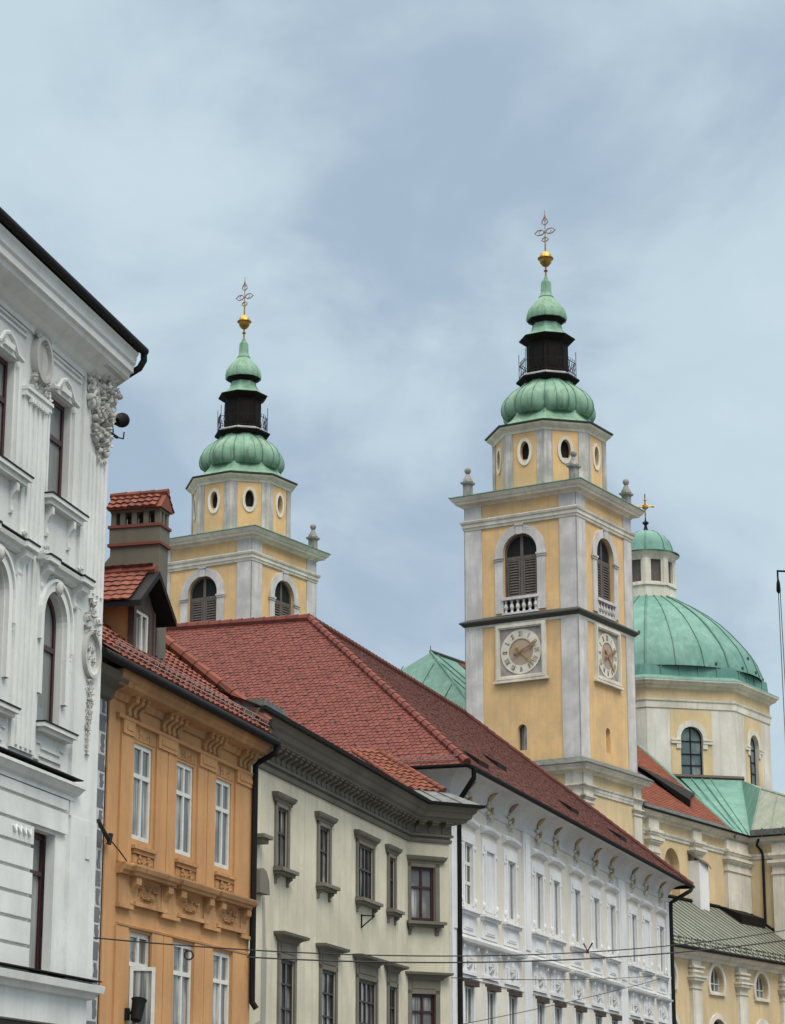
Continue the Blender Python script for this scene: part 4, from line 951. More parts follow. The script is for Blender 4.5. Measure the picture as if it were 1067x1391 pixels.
    sq2 = [(-.1, -.1), (S + .1, -.1), (S + .1, S + .1), (-.1, S + .1)]
    m = MB(); m.sweep(sq2, [(0, 18.86), (.1, 18.88), (.14, 18.96), (.36, 19.02), (.4, 19.12), (.5, 19.2), (.52, 19.24)], True)
    m.sweep(sq2, [(0, 17.96), (.06, 17.98), (.08, 18.1), (.1, 18.12), (.11, 18.24), (.16, 18.28), (.18, 18.34), (0, 18.4)], True)
    for Mx in faces:
        m.M = Mx
        for x0, x1 in ((-.1, .92), (S - .75, S + .1)):
            m.box(x0 - (.08 if x0 < 0 else 0), x1 + (0 if x0 < 0 else .08), -.18, -.1, 0, 18.9)
            for z0, z1, e in ((17.5, 17.58, .05), (17.68, 17.76, .06), (17.76, 17.84, .12), (18.28, 18.34, .16)):
                m.box(x0 - .08 - e if x0 < 0 else x0 - e, x1 + e if x0 < 0 else x1 + .08 + e, -.18 - e, -.1, z0, z1)
    m.M = None; m.build('lower_entablature', 'trim', t)
    m = MB(); m.sweep(sq2, [(.5, 19.23), (.56, 19.25), (.56, 19.3), (.1, 19.62)], True); m.build('lower_cornice_sheet', 'zinc', t)
    # urns on the corners of the cornice
    for k, (ux, uy) in enumerate(((.1, .1), (S - .1, .1), (S - .1, S - .1), (.1, S - .1))):
        u = MB(); u.lathe(ux, uy, [(.33, 33.1), (.33, 33.2), (.26, 33.24), (.26, 33.78), (.38, 33.84), (.40, 33.92), (.30, 33.97)], 4, math.pi / 4)
        if full or k: u.lathe(ux, uy, [(.27, 33.96), (.24, 34.08), (.16, 34.2), (.12, 34.3), (.08, 34.36), (.13, 34.42), (.17, 34.52), (.14, 34.63), (.06, 34.7)], 12); u.build('urn', 'urnstone', t, True)
    # octagonal lantern storey
    C = S / 2; R = 2.92; ap = R * math.cos(math.pi / 8); fw = 2 * R * math.sin(math.pi / 8)
    w = MB(); pi_ = MB(); ov = MB(); dk = MB()
    for k in range(8):
        Mx = faceM(C, C, k * 45, ap)
        w.M = pi_.M = Mx
        wall(w, -fw / 2, fw / 2, 33.1, 36.5, 0, [('oval', -.27, .27, 34.65, 35.75)], .25)
        for sx in (-1, 1):
            a, b = sorted((sx * (fw / 2 + .02), sx * (fw / 2 - .42))); pi_.piece(); pi_.box(a, b, -.045, 0, 33.15, 36.3)
        o = MB(Mx); o.ring(outline('oval', -.42, .42, 34.48, 35.92), outline('oval', -.27, .27, 34.65, 35.75), -.06, 0); oo = o.build('oval_surround', 'trim', t)
        o = MB(Mx); o.poly([(-.35, .24, 34.5), (.35, .24, 34.5), (.35, .24, 35.9), (-.35, .24, 35.9)]); o.build('oval_dark_sheet', 'dark', oo)  # black sheet behind the oval, interior shade painted on it
        o = MB(Mx); o.box(-.24, .24, .1, .2, 34.62, 34.82); o.build('oval_sill', 'stone', oo)
    w.build('octagon_wall', 'yellow', t); pi_.each('octagon_pilaster', 'octstone', t)
    r0 = math.pi / 8
    q = 1 / math.cos(math.pi / 8)
    oct_ = lambda rr: [(C + rr * math.cos(r0 + k * math.pi / 4), C + rr * math.sin(r0 + k * math.pi / 4)) for k in range(8)]
    m = MB(); m.sweep(oct_(R), [(0, 36.2), (.06, 36.22), (.08, 36.34), (.16, 36.4), (.3, 36.5), (.34, 36.58)], True); m.build('octagon_cornice', 'trim', t)
    m = MB(); m.sweep(oct_(R), [(.3, 36.56), (.40, 36.62), (.42, 36.68), (0, 36.82)], True); m.build('octagon_eave', 'seam', t)
    def lob(k, z):
        return 1.0
    n = 96
    def lobes(k, z):
        ph = (2 * math.pi * k / n) % (math.pi / 4) / (math.pi / 4)      # 0..1 across one lobe, creases on the corners
        c = abs(math.sin(math.pi * ph)) ** .5
        w = max(0.0, min(1.0, (39.3 - z) / 1.2))
        return 1.0 - (.10 * w + .03) * (1 - c) + (.018 if k % 4 == 0 else 0)
    m = MB(); m.lathe(C, C, [(3.05, 36.72), (2.75, 36.9), (2.45, 37.12), (2.2, 37.42), (2.1, 37.75)], 8, r0, None, False); m.build('dome_skirt', 'copper', t)
    m = MB(); m.lathe(C, C, [(2.10, 37.5), (2.3, 37.48), (2.46, 37.58), (2.56, 37.78), (2.58, 38.02), (2.52, 38.28), (2.36, 38.56), (2.1, 38.84), (1.8, 39.06), (1.55, 39.22), (1.42, 39.36), (1.36, 39.5)], n, r0, lobes, False)
    m.build('onion_dome', 'copper', t, True)
    m = MB(); od = [(2.3, 37.48), (2.46, 37.58), (2.56, 37.78), (2.58, 38.02), (2.52, 38.28), (2.36, 38.56), (2.1, 38.84), (1.8, 39.06), (1.55, 39.22), (1.42, 39.36)]
    for k in range(0, n, 4):
        a = r0 + 2 * math.pi * k / n; m.tube([(C + r * lobes(k, z) * 1.004 * math.cos(a), C + r * lobes(k, z) * 1.004 * math.sin(a), z) for r, z in od], .02 if k % 12 else .038, 4)
    m.build('dome_seams', 'copperk', t)
    m = MB(); m.lathe(C, C, [(1.36, 39.36), (1.5, 39.5), (1.66, 39.6), (1.68, 39.68), (1.55, 39.72)], 8, r0); m.build('gallery_floor', 'black', t)
    m = MB(); m.lathe(C, C, [(1.5, 39.71), (1.52, 39.8), (1.42, 39.86), (1.2, 39.9)], 8, r0); m.build('gallery_kerb', 'stone', t)
    m = MB(); m.lathe(C, C, [(1.1, 39.86), (1.1, 41.66)], 8, r0)
    for k in range(8):
        m.M = faceM(C, C, k * 45, 1.1 * math.cos(math.pi / 8)); m.box(-.3, .3, -.03, .0, 40.1, 41.5); m.box(-.24, .24, -.045, -.03, 40.2, 41.4)
    m.M = None; m.build('lantern', 'black', t)
    m = MB()
    for k in range(8):
        a = r0 + k * math.pi / 4; b = a + math.pi / 4; pa = (C + 1.5 * math.cos(a), C + 1.5 * math.sin(a)); pb = (C + 1.5 * math.cos(b), C + 1.5 * math.sin(b))
        m.tube([(pa[0], pa[1], 39.7), (pa[0], pa[1], 41.2)], .018, 5)
        for z in (39.95, 40.55): m.tube([(pa[0], pa[1], z), (pb[0], pb[1], z)], .018, 4)
        for j in range(1, 5):
            f = j / 5; x, y = pa[0] + (pb[0] - pa[0]) * f, pa[1] + (pb[1] - pa[1]) * f; dx, dy = (pb[0] - pa[0]) * .07, (pb[1] - pa[1]) * .07
            m.tube([(x, y, 39.9), (x + dx, y + dy, 40.1), (x - dx, y - dy, 40.3), (x, y, 40.55), (x + dx, y + dy, 40.72), (x - dx * .6, y - dy * .6, 40.68)], .015, 4)
    m.build('gallery_railing', 'lead', t)
    m = MB(); m.lathe(C, C, [(1.05, 41.6), (1.25, 41.72), (1.46, 41.86), (1.5, 41.92), (1.44, 41.96)], 8, r0); m.build('lantern_eave', 'black', t)
    m = MB(); m.lathe(C, C, [(1.46, 41.95), (1.2, 42.08), (.98, 42.26), (.82, 42.5), (.76, 42.75)], 8, r0); m.build('lantern_roof', 'copper', t)
    m = MB(); m.lathe(C, C, [(.72, 42.7), (.8, 42.86), (1.02, 42.98), (1.04, 43.02)], 8, r0); m.build('cupola_soffit', 'black', t)
    m = MB(); m.lathe(C, C, [(1.04, 43.0), (1.06, 43.12), (1.02, 43.36), (.92, 43.6), (.74, 43.84), (.55, 44.04), (.42, 44.2), (.38, 44.26), (.40, 44.3), (.33, 44.36), (.285, 44.6), (.26, 45.1), (.25, 45.14), (.13, 45.3), (.09, 45.42)], 48, r0, lambda k, z: 1 + (.03 if k % 3 == 0 else 0) if z < 44.1 else 1)
    for k in range(16):
        a = k * math.pi / 8; r = .985; m.ell((C + r * math.cos(a), C + r * math.sin(a), 43.45), (.06, .03, .06), 0, 6, 3)
    m.build('cupola', 'copper', t, True)
    m = MB(); m.lathe(C, C, [(.08, 45.38), (.05, 45.5), (.05, 45.7), (.12, 45.78), (.05, 45.86), (.05, 46.02), (.16, 46.05), (.30, 46.22), (.34, 46.42), (.42, 46.43), (.43, 46.48), (.34, 46.5), (.33, 46.55), (.26, 46.74), (.1, 46.86), (.045, 46.9), (.04, 47.6)], 20); m.build('gilded_ball', 'gold', t, True)
    m = MB(faceM(C, C, 180, 0)); r = .036
    m.tube([(0, 0, 46.9), (0, 0, 49.2)], [.035, .018], 6)
    for sx in (-1, 1):
        m.tube([(0, 0, 47.98), (sx * .2, 0, 48.12), (sx * .42, 0, 48.12), (sx * .62, 0, 47.98), (sx * .42, 0, 47.84), (sx * .2, 0, 47.84), (0, 0, 47.98)], r, 5); m.tube([(sx * .25, 0, 48.1), (sx * .38, 0, 47.98), (sx * .25, 0, 47.86)], .02, 4)
        m.tube([(0, 0, 48.35), (sx * .18, 0, 48.5), (sx * .13, 0, 48.66), (0, 0, 48.82)], r, 5); m.tube([(0, 0, 47.4), (sx * .2, 0, 47.52), (sx * .16, 0, 47.6), (0, 0, 47.7)], r, 5)
        m.tube([(0, 0, 48.55), (sx * .1, 0, 48.72), (0, 0, 48.95)], .018, 4)
    m.ell((0, 0, 47.98), (.1, .05, .1)); m.build('cross', 'iron', t)
    # proportions above the main cornice, measured on each tower
    ku, kh, sx_, sy_ = (.984, .97, .05, -.09) if full else (.965, .925, .09, -.15)
    for o in list(t.children_recursive):
        me = o.data; kk = .96 if o.name.split('.')[0] in ('onion_dome', 'dome_seams') else 1.0
        if o.name.startswith('urn') or not me.vertices or min(v.co.z for v in me.vertices) < 33.09: continue
        for v in me.vertices: v.co = (C + sx_ + (v.co.x - C) * kh * kk, C + sy_ + (v.co.y - C) * kh * kk, 33.1 + (v.co.z - 33.1) * ku)
tower('church_tower', 'yellow church tower showing two clock faces, copper onion dome and gilded ball', (0, 0), True)
tower('church_tower', 'yellow church tower rising behind the big red roof, no clock showing', (-.716, 18.437), False)

# ------------------------------------------------------------------ nave, transept and crossing dome
NV = (8.61, 110.0)
KN = .754
def nave():
    t = thing('cathedral_nave', 'pale yellow cathedral nave and transept with green copper and red tiled roofs behind the towers', 'church', (NV[0], NV[1], 0), 59)
    XT = 20.3
    w = MB()
    wall(w, 6.5, XT, 0, 18.1, 0, [('arch', 9.7, 11.5, 12.6, 16.5)], .5)
    w.M = faceM(0, 0, 180, 0) @ Matrix.Translation((0, XT, 0)); w.M = Matrix.Translation((XT, 0, 0)) @ Matrix.Rotation(R_(-90), 4, 'Z')
    wall(w, 0, 11, 0, 18.1, 0); w.M = None
    w.poly([(XT, -11, 0), (50, -11, 0), (50, -11, 18.1), (XT, -11, 18.1)]); w.poly([(50, -11, 0), (50, 35, 0), (50, 35, 18.1), (50, -11, 18.1)])
    w.poly([(0.2, 24, 0), (50, 24, 0), (50, 24, 18.1), (0.2, 24, 18.1)]); w.poly([(.4, 5.8, 0), (.4, 18.0, 0), (.4, 18.0, 20.2), (.4, 5.8, 20.2)])
    w.build('wall', 'cyellow', t)
    gl = MB(); gl.poly([(9.6, .45, 12.5), (11.6, .45, 12.5), (11.6, .45, 16.6), (9.6, .45, 16.6)]); gl.build('nave_window', 'cyellow', t)
    c = MB()
    path = [(6.5, 0), (XT, 0), (XT, -11), (50, -11)]
    c.sweep(path, [(0, 17.62), (.08, 17.64), (.12, 17.74), (.3, 17.8), (.34, 17.9), (.44, 17.96), (.46, 18.06), (0, 18.16)])
    c.sweep(path, [(0, 16.86), (.06, 16.88), (.08, 17.0), (.12, 17.04), (.14, 17.12), (0, 17.18)])
    c.build('cornice', 'trim', t)
    p = MB()
    def pil(x0, x1, Mx=None):
        p.M = Mx; p.box(x0, x1, -.22, 0, 0, 17.64)
        for z0, z1, e in ((16.0, 16.08, .06), (16.42, 16.5, .08), (16.5, 16.6, .14), (16.6, 16.74, .2), (16.9, 17.0, .1), (17.0, 17.14, .16)): p.box(x0 - e, x1 + e, -.22 - e, 0, z0, z1)
        p.M = None
    pil(7.5, 8.7); pil(12.9, 13.95); pil(17.2, XT)
    Mt = Matrix.Translation((XT, 0, 0)) @ Matrix.Rotation(R_(-90), 4, 'Z')
    pil(1.55, 2.6, Mt); pil(5.0, 6.1, Mt); p.build('pilasters', 'trim', t)
    b = MB(); b.ext([(12.6, 12), (13.75, 12), (13.75, 15.95), (12.6, 16.05)], -.6, 0); b.build('buttress', 'twhite', t)
    b = MB(); b.add([(12.5, .0, 16.6), (12.5, -.65, 16.15), (13.3, -.75, 16.0), (13.9, -.7, 15.8), (13.9, 0, 16.3), (12.5, -.65, 16.03), (13.3, -.75, 15.88), (13.9, -.7, 15.68), (12.5, 0, 16.46)], [[0, 1, 2, 3, 4], [1, 5, 6, 2], [2, 6, 7, 3], [0, 8, 5, 1]]); b.build('buttress_coping', 'creamtrim', t)
    # roofs
    ye, ze = -.45, 18.02; yr = 11.5; zr_ = ze + KN * (yr - ye)
    def NP(x, y): return (x, y, ze + KN * (y - ye))
    u = MB()
    xr = lambda y: 18.2 + y * .72
    u.poly([NP(9.2, yr), NP(6.3, 7.2), NP(6.3, ye), NP(xr(ye), ye), NP(xr(yr), yr)])
    ro = u.build('nave_roof', 'under', t)
    m = MB(); sl = math.hypot(1, KN); tiles(m, NP(6.3, ye), (1, 0, 0), (0, 1 / sl, KN / sl), 22, (yr - ye) * sl, .24, .26, lambda s, q: s + 6.3 < xr(ye + q / sl) and s + 6.3 > 6.3 + max(0, q / sl - 7.6) * .63, .03, 31); m.build('nave_tiles', 'tileN', ro)
    cp = MB(); xa, za = 6.3, 27.1
    cp.poly([(xa, yr, zr_), (-.3, 3.4, 20.0), (-.3, 20.2, 20.0)]); cp.poly([(xa, yr, zr_), (9.2, yr, zr_), (6.3, 7.2, NP(0, 7.2)[2]), (6.3, 3.0, 20.2), (-.3, 3.4, 20.0)]); cp.poly([(xa, yr, zr_), (30, yr, zr_), (30, 24.4, 18), (-.3, 20.2, 20)])
    for q in range(1, 9):
        f = q / 9; y = 3.4 + (20.2 - 3.4) * f; k2 = min(1, 2 * min(f, 1 - f)); cp.tube([(-.3, y, 20.03), (-.3 + (xa + .3) * k2 * .999, y + 0, 20.03 + (zr_ - 20) * k2)], .035, 4)
    for q in range(7):
        x = .6 + q * 1.05; y0 = 3.4 + (x + .3) / 6.6 * .0; zt = 20 + (zr_ - 20) * min(1, (x + .3) / 6.6); yt = 3.4 + (yr - 3.4) * min(1, (x + .3) / 6.6)
        cp.tube([(x, 3.4, 20.05), (x, yt, zt + .04)], .035, 4)
    cp.tube([(-.3, 3.4, 20.05), (xa, yr, zr_ + .05)], .06, 5)
    cp.build('front_hip', 'copperd', ro); hp = MB(); hp.tube([(xa, yr, zr_), (xa, yr, zr_ + .35)], .02, 4); hp.tube([(xa, yr, zr_ + .05), (30, yr, zr_ + .05)], .1, 6); hp.build('ridge_rod', 'seam', ro)
    # copper valley, transept slope and hip end
    B0 = (XT - .4, -.45, 18.05); Cp = (24.0, .5, 21.25); A0 = (XT - .4, -8.2, 18.05); Dp = (30.6, 6.6, 23.4)
    ev = (xr(ye), ye, ze - .05); cp = MB(); cp.poly([ev, B0, (29.9, 8.0, 23.25)]); cp.poly([B0, Cp, (32.6, 5.2, 23.25), (29.9, 8.0, 23.25)])
    cp.tube([NP(xr(ye), ye), NP(xr(9), 9)], .12, 5); cp.tube([tuple(Vector(B0) + Vector((0, 0, .04))), (31.2, 6.6, 23.25)], .05, 4)
    for f in (.35, .7):
        a_ = Vector(ev).lerp(Vector(B0), f); cp.tube([tuple(a_), tuple(Vector((29.9, 8.0, 23.28)).lerp(Vector((31.2, 6.6, 23.28)), f))], .04, 4)
    cp.poly([NP(xr(ye), ye), NP(xr(11), 11), tuple(Vector(NP(xr(11), 11)) - Vector((0, 0, 2.0))), tuple(Vector(NP(xr(ye), ye)) - Vector((0, 0, .3)))])
    bnd = MB(); bnd.tube([(29.0, 8.8, 23.3), (32.7, 5.1, 23.3)], .16, 5); bnd.build('flashing_band', 'wood', ro)
    cp.build('copper_valley', 'copperd', ro)
    gr = MB(); gr.poly([A0, B0, Cp]); gr.poly([A0, Cp, (32.6, 5.2, 23.2), (40, 5, 23.2), (47, -8.2, 18.05)])
    for y in (-.45, -1.5, -2.6, -3.7, -4.8, -5.9):
        f = (y + 8.2) / 7.75; gr.tube([(B0[0], y, 18.08), (B0[0] + 4.1 * f, y + .95 * f, 18.08 + 3.2 * f)], .03, 4)
    gr.tube([A0, Cp], .06, 5); gr.build('transept_roof', 'copperg', ro)
    fl = MB(); fl.sweep([(XT - .4, -.5), (XT - .4, -11.2)], [(.0, 18.0), (.16, 18.02), (.16, 18.4), (.12, 18.42)][::-1]); 
    for y in range(9): fl.box(XT - .6, XT - .38, -1.2 - y * 1.2, -1.16 - y * 1.2, 18.0, 18.46)
    fl.build('snow_fence', 'zinc', ro)
    gt = MB(); gt.sweep([(6.5, 0), (XT, 0), (XT, -11)], [(.44, 18.0), (.56, 18.0), (.58, 18.08), (.46, 18.12)]); gt.build('gutter', 'lead', t)
    ef = MB(); ef.sweep([(6.5, 0), (16.9, 0)], [(.46, 18.06), (.5, 18.1), (.42, 18.3), (.3, 18.3)]); ef.build('eaves_sheet', 'zinc', t)
    d = MB()       # long shed dormer
    def up(p, h): return (p[0], p[1], p[2] + h)
    q0, q1, q2, q3 = NP(15.4, 5.2), NP(20.6, 3.0), NP(15.6, 1.1), NP(15.2, 3.6)
    d.add([up(q0, .1), up(q1, .12), (17.6, 1.9, 20.15), up(q3, .35), q2, up(q2, .45)], [[0, 1, 2, 3], [3, 2, 5], [2, 4, 5], [3, 5, 4]])
    d.build('shed_dormer', 'black', ro)
    dp = MB(); dp.tube([(XT - .35, -.9, 17.95), (XT - .3, -.75, 17.6), (XT - .15, -.9, 17.35), (XT - .12, -1.0, 17.1), (XT - .12, -1.0, 11)], .075, 8); dp.build('downpipe', 'lead', t, True)
nave()

def dome():
    cx, cy = 35.2, 12.2
    o = az(NV, 31, (cx, cy, 0))
    t = thing('crossing_dome', 'large green copper dome on octagonal drum with small cross topped lantern', 'dome', tuple(o), 59)
    R = 7.35; ap = R * math.cos(math.pi / 8); fw = 2 * R * math.sin(math.pi / 8); r0 = math.pi / 8
    octp = lambda rr: [(rr * math.cos(r0 + k * math.pi / 4), rr * math.sin(r0 + k * math.pi / 4)) for k in range(8)]
    w, pn, tr = MB(), MB(), MB()
    for k in range(8):
        Mx = faceM(0, 0, k * 45, ap); w.M = pn.M = Mx
        wall(w, -fw / 2, fw / 2, 18, 28.9, 0, [('arch', -.70, .70, 23.25, 26.35)], .35)
        pn.piece(); wall(pn, -1.32, 1.32, 21.5, 27.35, -.012, [('arch', -.70, .70, 23.25, 26.35)], .01)
        m = MB(Mx); m.ring(outline('arch', -.98, .98, 25.0, 26.7), outline('arch', -.70, .70, 25.0, 26.35), -.09, 0, 1)
        for sx in (-1, 1): a, b = sorted((sx * .72, sx * 1.32)); m.box(a, b, -.12, -.013, 25.3, 25.48); m.box(a, b, -.16, -.013, 25.48, 25.56)
        m.build('arch_surround', 'trim', t)
        if k in (4, 5, 6, 7): window(t, -.70, .70, 23.25, 26.35, .2, 'lead', 'g4', .07, (.5,), (.25, .47, .72), 'arch', .07, Mx)
    w.build('drum_wall', 'drum', t); pn.each('drum_panel', 'cyellow', t)
    m = MB(); m.sweep(octp(R), [(0, 27.42), (.06, 27.44), (.08, 27.8), (.14, 27.86), (.16, 27.94), (0, 28.0)], True); m.build('architrave', 'trim', t)
    m = MB(); m.sweep(octp(R), [(.03, 28.0), (.03, 28.66)], True); m.build('frieze', 'cyellow', t)
    m = MB(); m.sweep(octp(R), [(0, 28.6), (.1, 28.64), (.16, 28.74), (.4, 28.82), (.46, 28.94), (.58, 29.0), (.6, 29.12)], True); m.build('cornice', 'trim', t)
    m = MB(); m.lathe(0, 0, [(R + .66, 29.1), (R + .6, 29.2), (R + .05, 29.42), (R - .02, 29.45), (R - .08, 30.1), (R - .9, 30.22)], 8, r0, None, False)
    n = 8
    for k in range(8):
        Mx = faceM(0, 0, k * 45, (R - .04) * math.cos(math.pi / 8))
        m.M = Mx
        for x in (-1.8, -.6, .6, 1.8): m.box(x - .035, x + .025, -.05, .02, 29.46, 30.1)
    m.M = None; m.build('dome_kerb', 'copperd', t)
    m = MB(); m.lathe(0, 0, [(7.05, 30.05), (7.0, 30.3), (6.68, 31.15), (6.3, 31.8), (5.85, 32.35), (5.3, 33.0), (4.62, 33.66), (3.85, 34.28), (3.0, 34.86), (2.2, 35.32), (1.7, 35.58)], 64, r0, None, False); do = m.build('dome_shell', 'copperd', t, True)
    m = MB(); prof = [(7.05, 30.05), (7.0, 30.3), (6.68, 31.15), (6.3, 31.8), (5.85, 32.35), (5.3, 33.0), (4.62, 33.66), (3.85, 34.28), (3.0, 34.86), (2.2, 35.32), (1.75, 35.58)]
    for k in range(24):
        a = r0 + k * math.pi / 12; big = k % 3 == 0
        m.tube([((r + .02) * math.cos(a), (r + .02) * math.sin(a), z + .02) for r, z in prof], .07 if big else .03, 5)
    rd = random.Random(5)
    m.build('dome_ribs', 'copperk', t)
    h = MB()
    for k in range(9):
        a = rd.uniform(3.2, 5.6); i = rd.choice((1, 1, 2, 4)); r, z = prof[i]; h.ell(((r + .03) * math.cos(a), (r + .03) * math.sin(a), z), (.1, .08, .12))
    h.build('dome_hatches', 'seam', t)
    RL = 1.78; apl = RL * math.cos(math.pi / 8); fl = 2 * RL * math.sin(math.pi / 8)
    m = MB(); gl = MB(); pl = MB()
    for k in range(8):
        m.M = gl.M = pl.M = faceM(0, 0, k * 45, apl)
        wall(m, -fl / 2, fl / 2, 35.5, 38.3, 0, [('rect', -.34, .34, 36.55, 38.0)], .18); gl.poly([(-.4, .17, 36.5), (.4, .17, 36.5), (.4, .17, 38.1), (-.4, .17, 38.1)])
        for sx in (-1, 1): a, b = sorted((sx * (fl / 2 + .02), sx * (fl / 2 - .2))); pl.box(a, b, -.05, 0, 36.4, 38.1)
        pl.box(-fl / 2 - .04, fl / 2 + .04, -.1, 0, 36.3, 36.42)
    lo = m.build('lantern', 'trim', t); gl.build('lantern_louvres', 'shut', lo); pl.build('lantern_pilasters', 'trim', lo)
    m = MB(); m.sweep(octp(RL), [(0, 38.1), (.05, 38.12), (.08, 38.24), (.2, 38.32), (.26, 38.44), (.28, 38.48)], True); m.build('lantern_cornice', 'trim', t)
    m = MB(); m.lathe(0, 0, [(2.1, 38.46), (2.12, 38.52), (1.7, 38.62), (1.66, 38.7), (1.6, 39.1), (1.42, 39.5), (1.1, 39.86), (.65, 40.1), (.25, 40.19), (.08, 40.2)], 32, r0, None, False)
    for k in range(8): a = r0 + k * math.pi / 4; m.tube([((r + .01) * math.cos(a), (r + .01) * math.sin(a), z) for r, z in ((1.68, 38.7), (1.61, 39.1), (1.43, 39.5), (1.11, 39.87), (.65, 40.11), (.2, 40.2))], .04, 4)
    m.build('lantern_dome', 'copperd', t, True)
    m = MB(); m.lathe(0, 0, [(.2, 40.15), (.12, 40.4), (.08, 40.6), (.2, 40.72), (.2, 40.8), (.07, 40.88), (.04, 41.0), (.03, 42.7)], 10); m.build('finial', 'lead', t, True)
    m = MB(faceM(0, 0, 205, 0)); m.tube([(0, 0, 41.1), (0, 0, 42.3)], .05, 5); m.tube([(-.5, 0, 41.85), (.5, 0, 41.85)], .05, 5); m.ell((0, 0, 41.85), (.22, .06, .22))
    for p in ((-.5, 41.85), (.5, 41.85), (0, 42.3)): m.ell((p[0], 0, p[1]), (.09, .07, .09))
    m.build('cross', 'gold', t)
dome()

def chapel():
    t = thing('side_chapels', 'low yellow chapel row with lunette windows under a striped grey green standing seam roof', 'chapel', (NV[0], NV[1], 0), 59)
    y0 = -4.0; xs = [.85 + 5.5 * k for k in range(4)]
    XE = 20.2
    w = MB(); wall(w, -1.2, XE, 0, 10.7, y0, [('horseshoe', x - .82, x + .82, 8.98, 10.2) for x in xs] + [('arch', x - .95, x + .95, 3.5, 7.75) for x in xs], .3)
    w.poly([(-1.2, y0, 0), (-1.2, -.2, 0), (-1.2, -.2, 13.2), (-1.2, y0, 10.7)]); w.poly([(XE, y0, 0), (XE, -.01, 0), (XE, -.01, 13.2), (XE, y0, 10.7)]); w.build('wall', 'cyellow', t)
    for x in xs:
        m = MB(); o = outline('horseshoe', x - .82, x + .82, 8.98, 10.2); o2 = outline('horseshoe', x - 1.02, x + 1.02, 8.9, 10.4)
        m.ring([(p[0], p[1] + y0 * 0) for p in o2], o, y0 - .08, y0); m.box(x - .9, x + .9, y0 - .12, y0, 8.84, 8.95); m.build('lunette_surround', 'trim', t)
        f = window(t, x - .80, x + .80, 9.0, 10.18, y0 + .2, 'frw', 'g2', .06, (.35, .65), (.33,), 'rect', .05)
        m = MB(); m.ring(outline('arch', x - 1.2, x + 1.2, 3.5, 8.0), outline('arch', x - .95, x + .95, 3.5, 7.75), y0 - .08, y0, 1); m.build('arch_surround', 'trim', t)
        window(t, x - .95, x + .95, 3.5, 7.75, y0 + .2, 'frdk', 'g2', .07, (.33, .66), (.25, .5, .75), 'arch', .05)
    p = MB()
    for x in [-1.75 + 5.5 * k for k in range(5)]:
        x0, x1 = x - .5, x + .5
        if x1 < -1: continue
        if x > XE - .5: continue
        p.box(x0, x1, y0 - .18, y0, 0, 10.3)
        for z0, z1, e in ((9.0, 9.06, .05), (9.28, 9.36, .08), (9.36, 9.5, .18), (9.5, 9.58, .24), (9.75, 9.85, .1), (9.95, 10.05, .14)): p.box(x0 - e, x1 + e, y0 - .18 - e, y0, z0, z1)
    p.build('pilasters', 'trim', t)
    c = MB(); c.sweep([(-1.2, y0), (XE, y0)], [(0, 10.3), (.1, 10.32), (.16, 10.44), (.36, 10.52), (.4, 10.62), (.48, 10.66), (.5, 10.76), (0, 10.8)]); c.build('cornice', 'trim', t)
    ye, ze = y0 - .55, 10.78; yt, zt = -.02, 14.0
    r = MB(); r.poly([(-1.5, ye, ze), (XE, ye, ze), (XE, yt, zt), (-1.5, yt, zt)]); ro = r.build('roof', 'copperc', t)
    s = MB(); k = (zt - ze) / (yt - ye); x = -1.4
    Vn = Vector((0, -k, 1)).normalized()
    while x < XE:
        s.add([(x, ye, ze), (x + .15, ye, ze), (x + .15, yt, zt), (x, yt, zt), (x, ye, ze + .03), (x + .15, ye, ze + .03), (x + .15, yt, zt + .03), (x, yt, zt + .03)], [[4, 5, 6, 7], [0, 4, 7, 3], [1, 2, 6, 5], [0, 1, 5, 4]]); x += .72
    s.build('roof_seams', 'seam', ro)
    g_ = MB(); rd = random.Random(3); x = -1.4
    while x < XE:
        for j in range(2): g_.box(x + .1, x + .2, ye + .3 + j * .35 + rd.uniform(-.03, .03), ye + .36 + j * .35, ze + k * (.3 + j * .35), ze + k * (.3 + j * .35) + .1)
        x += .31
    so = g_.build('snow_stops', 'seam', ro); so['kind'] = 'stuff'
    gt = MB(); gt.tube([(-1.5, ye - .06, ze - .02), (XE, ye - .06, ze - .02)], .09, 8); gt.build('gutter', 'lead', t)
    d = MB(); x0, x1 = 16.2, 19.4
    d.add([(x0, -1.3, 13.0), (x1, -1.3, 13.0), (x1, -1.3, 13.6), (x0, -1.3, 13.6), (x1, -.05, 14.1), (x0, -.05, 14.1), (x0, -.05, 13.9), (x1, -.05, 13.9)], [[0, 1, 2, 3], [3, 2, 4, 5], [0, 3, 5, 6], [1, 7, 4, 2]]); d.build('roof_hatch', 'black', ro)
    d = MB(); d.add([(4.2, -1.0, 13.2), (5.2, -1.0, 13.2), (5.2, -1.0, 13.8), (4.2, -1.0, 13.8), (5.2, -.05, 14.5), (4.2, -.05, 14.5), (4.2, -.05, 13.9), (5.2, -.05, 13.9)], [[0, 1, 2, 3], [3, 2, 4, 5], [0, 3, 5, 6], [1, 7, 4, 2]]); d.build('roof_hatch', 'black', ro)
    fl = MB(); fl.tube([(-1.5, -.1, 14.02), (16.2, -.1, 14.02)], .1, 5); fl.tube([(XE - .02, yt, zt + .05), (XE - .02, ye, ze + .05)], .1, 5); fl.build('flashing', 'black', ro)
chapel()

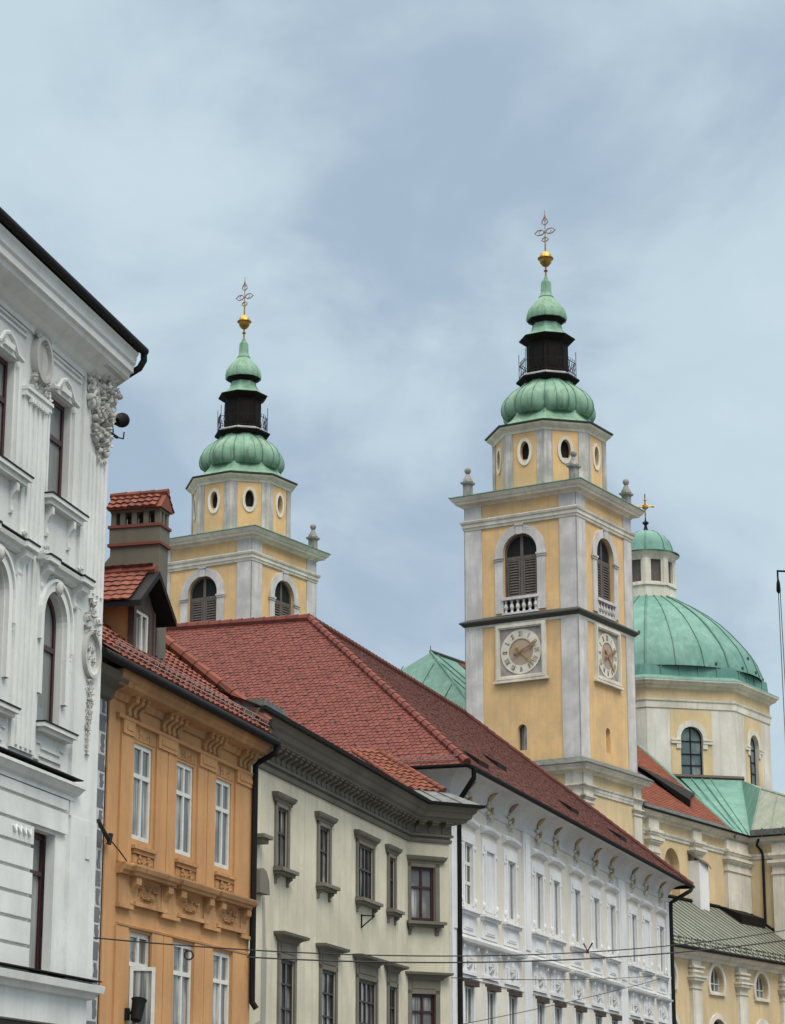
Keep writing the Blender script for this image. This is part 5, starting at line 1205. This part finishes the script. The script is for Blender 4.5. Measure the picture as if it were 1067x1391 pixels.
# ------------------------------------------------------------------ flagpole on the right
t = thing('flagpole', 'tall white flagpole with dark top and pulley arm at the right edge', 'flagpole', (8.70, 50, 0))
m = MB(); m.lathe(0, 0, [(.16, 0), (.15, .5), (.12, 8), (.10, 13.6)], 16); m.build('pole', 'polew', t, True)
m = MB(); m.lathe(0, 0, [(.10, 13.6), (.11, 13.62), (.11, 14.12), (.06, 14.16)], 16); m.tube([(0, 0, 13.94), (-.3, 0, 13.95)], .022, 6); m.tube([(-.29, 0, 13.97), (-.29, 0, 13.75)], .02, 6); m.build('pulley_arm', 'lead', t, True)
m = MB(); m.lathe(-.285, 0, [(.02, 13.45), (.05, 13.5), (.04, 13.68), (.015, 13.78)], 8); m.build('counterweight', 'black', t, True)
m = MB(); m.tube([(-.29, 0, 13.5), (-.27, 0, 6), (-.2, 0, 1.3)], .010, 5); m.tube([(-.25, 0, 13.5), (-.18, 0, 6), (-.14, 0, 1.3)], .010, 5); m.build('rope', 'zinc', t)
m = MB(); m.lathe(0, 0, [(.4, 0), (.4, .12), (.22, .16), (.2, .35)], 12); m.build('foot', 'lead', t)

# ------------------------------------------------------------------ cables across the street
def cable(p, q, sag, r, label, n=28):
    p, q = Vector(p), Vector(q); m = MB()
    m.tube([tuple((p + (q - p) * (i / n) - Vector((0, 0, 4 * sag * (i / n) * (1 - i / n)))) - p) for i in range(n + 1)], r, 5)
    o = m.build('overhead_cable', 'wire'); o.location = p; return tag(o, label, 'cable', 'cables hung across the street')
cable((-5.22, 40.95, 5.26), (10.86, 62, 7.38), .52, .013, 'black cable from the white palazzo corner with a coil hanging from it')
cable((-3.06, 50.3, 5.66), (11.04, 62, 7.13), .34, .017, 'thick black cable from the ochre house downpipe with a small V shaped clamp on it')
cable((1.66, 67.2, 6.42), (11.6, 100.1, 8.86), .12, .012, 'thin cable running nearly level along the white town house')
cable((.9, 65.0, 4.85), (11.6, 100.1, 8.80), .10, .012, 'thin cable slanting up to the far corner of the white town house')
m = MB(); m.tube([(-5.26, 42.1, 7.42), (-5.22, 42.6, 7.30), (-5.16, 42.95, 7.18)], .04, 6); m.tube([(-5.16, 42.93, 7.1), (-5.13, 42.95, 7.3)], .05, 6); m.tube([(-5.15, 42.96, 7.2), (-5.0, 43.25, 7.02), (-4.9, 43.6, 6.88)], .014, 5)
tag(m.build('service_cable', 'wire'), 'short black service cable sagging onto the balcony cornice of the ochre house', 'cable')
t = thing('cable_clamp', 'small black V shaped clamp on the cable in front of the white town house', 'clamp', (4.60, 56.32, 6.28))
m = MB(); m.tube([(-.09, 0, .17), (0, 0, 0), (.12, 0, .19)], .022, 5); m.build('clamp_arm', 'wire', t); m = MB(); m.box(-.03, .03, -.03, .03, -.06, .03); m.build('clamp_block', 'wire', t)
m = MB(); m.tube([(.085 * math.cos(a * .524), 0, .085 * math.sin(a * .524)) for a in range(13)], .018, 5)
o = m.build('cable_coil', 'wire'); o.location = (-3.92, 46.0, 5.36); tag(o, 'coil of spare cable hanging from the wire before the ochre house', 'cable coil')
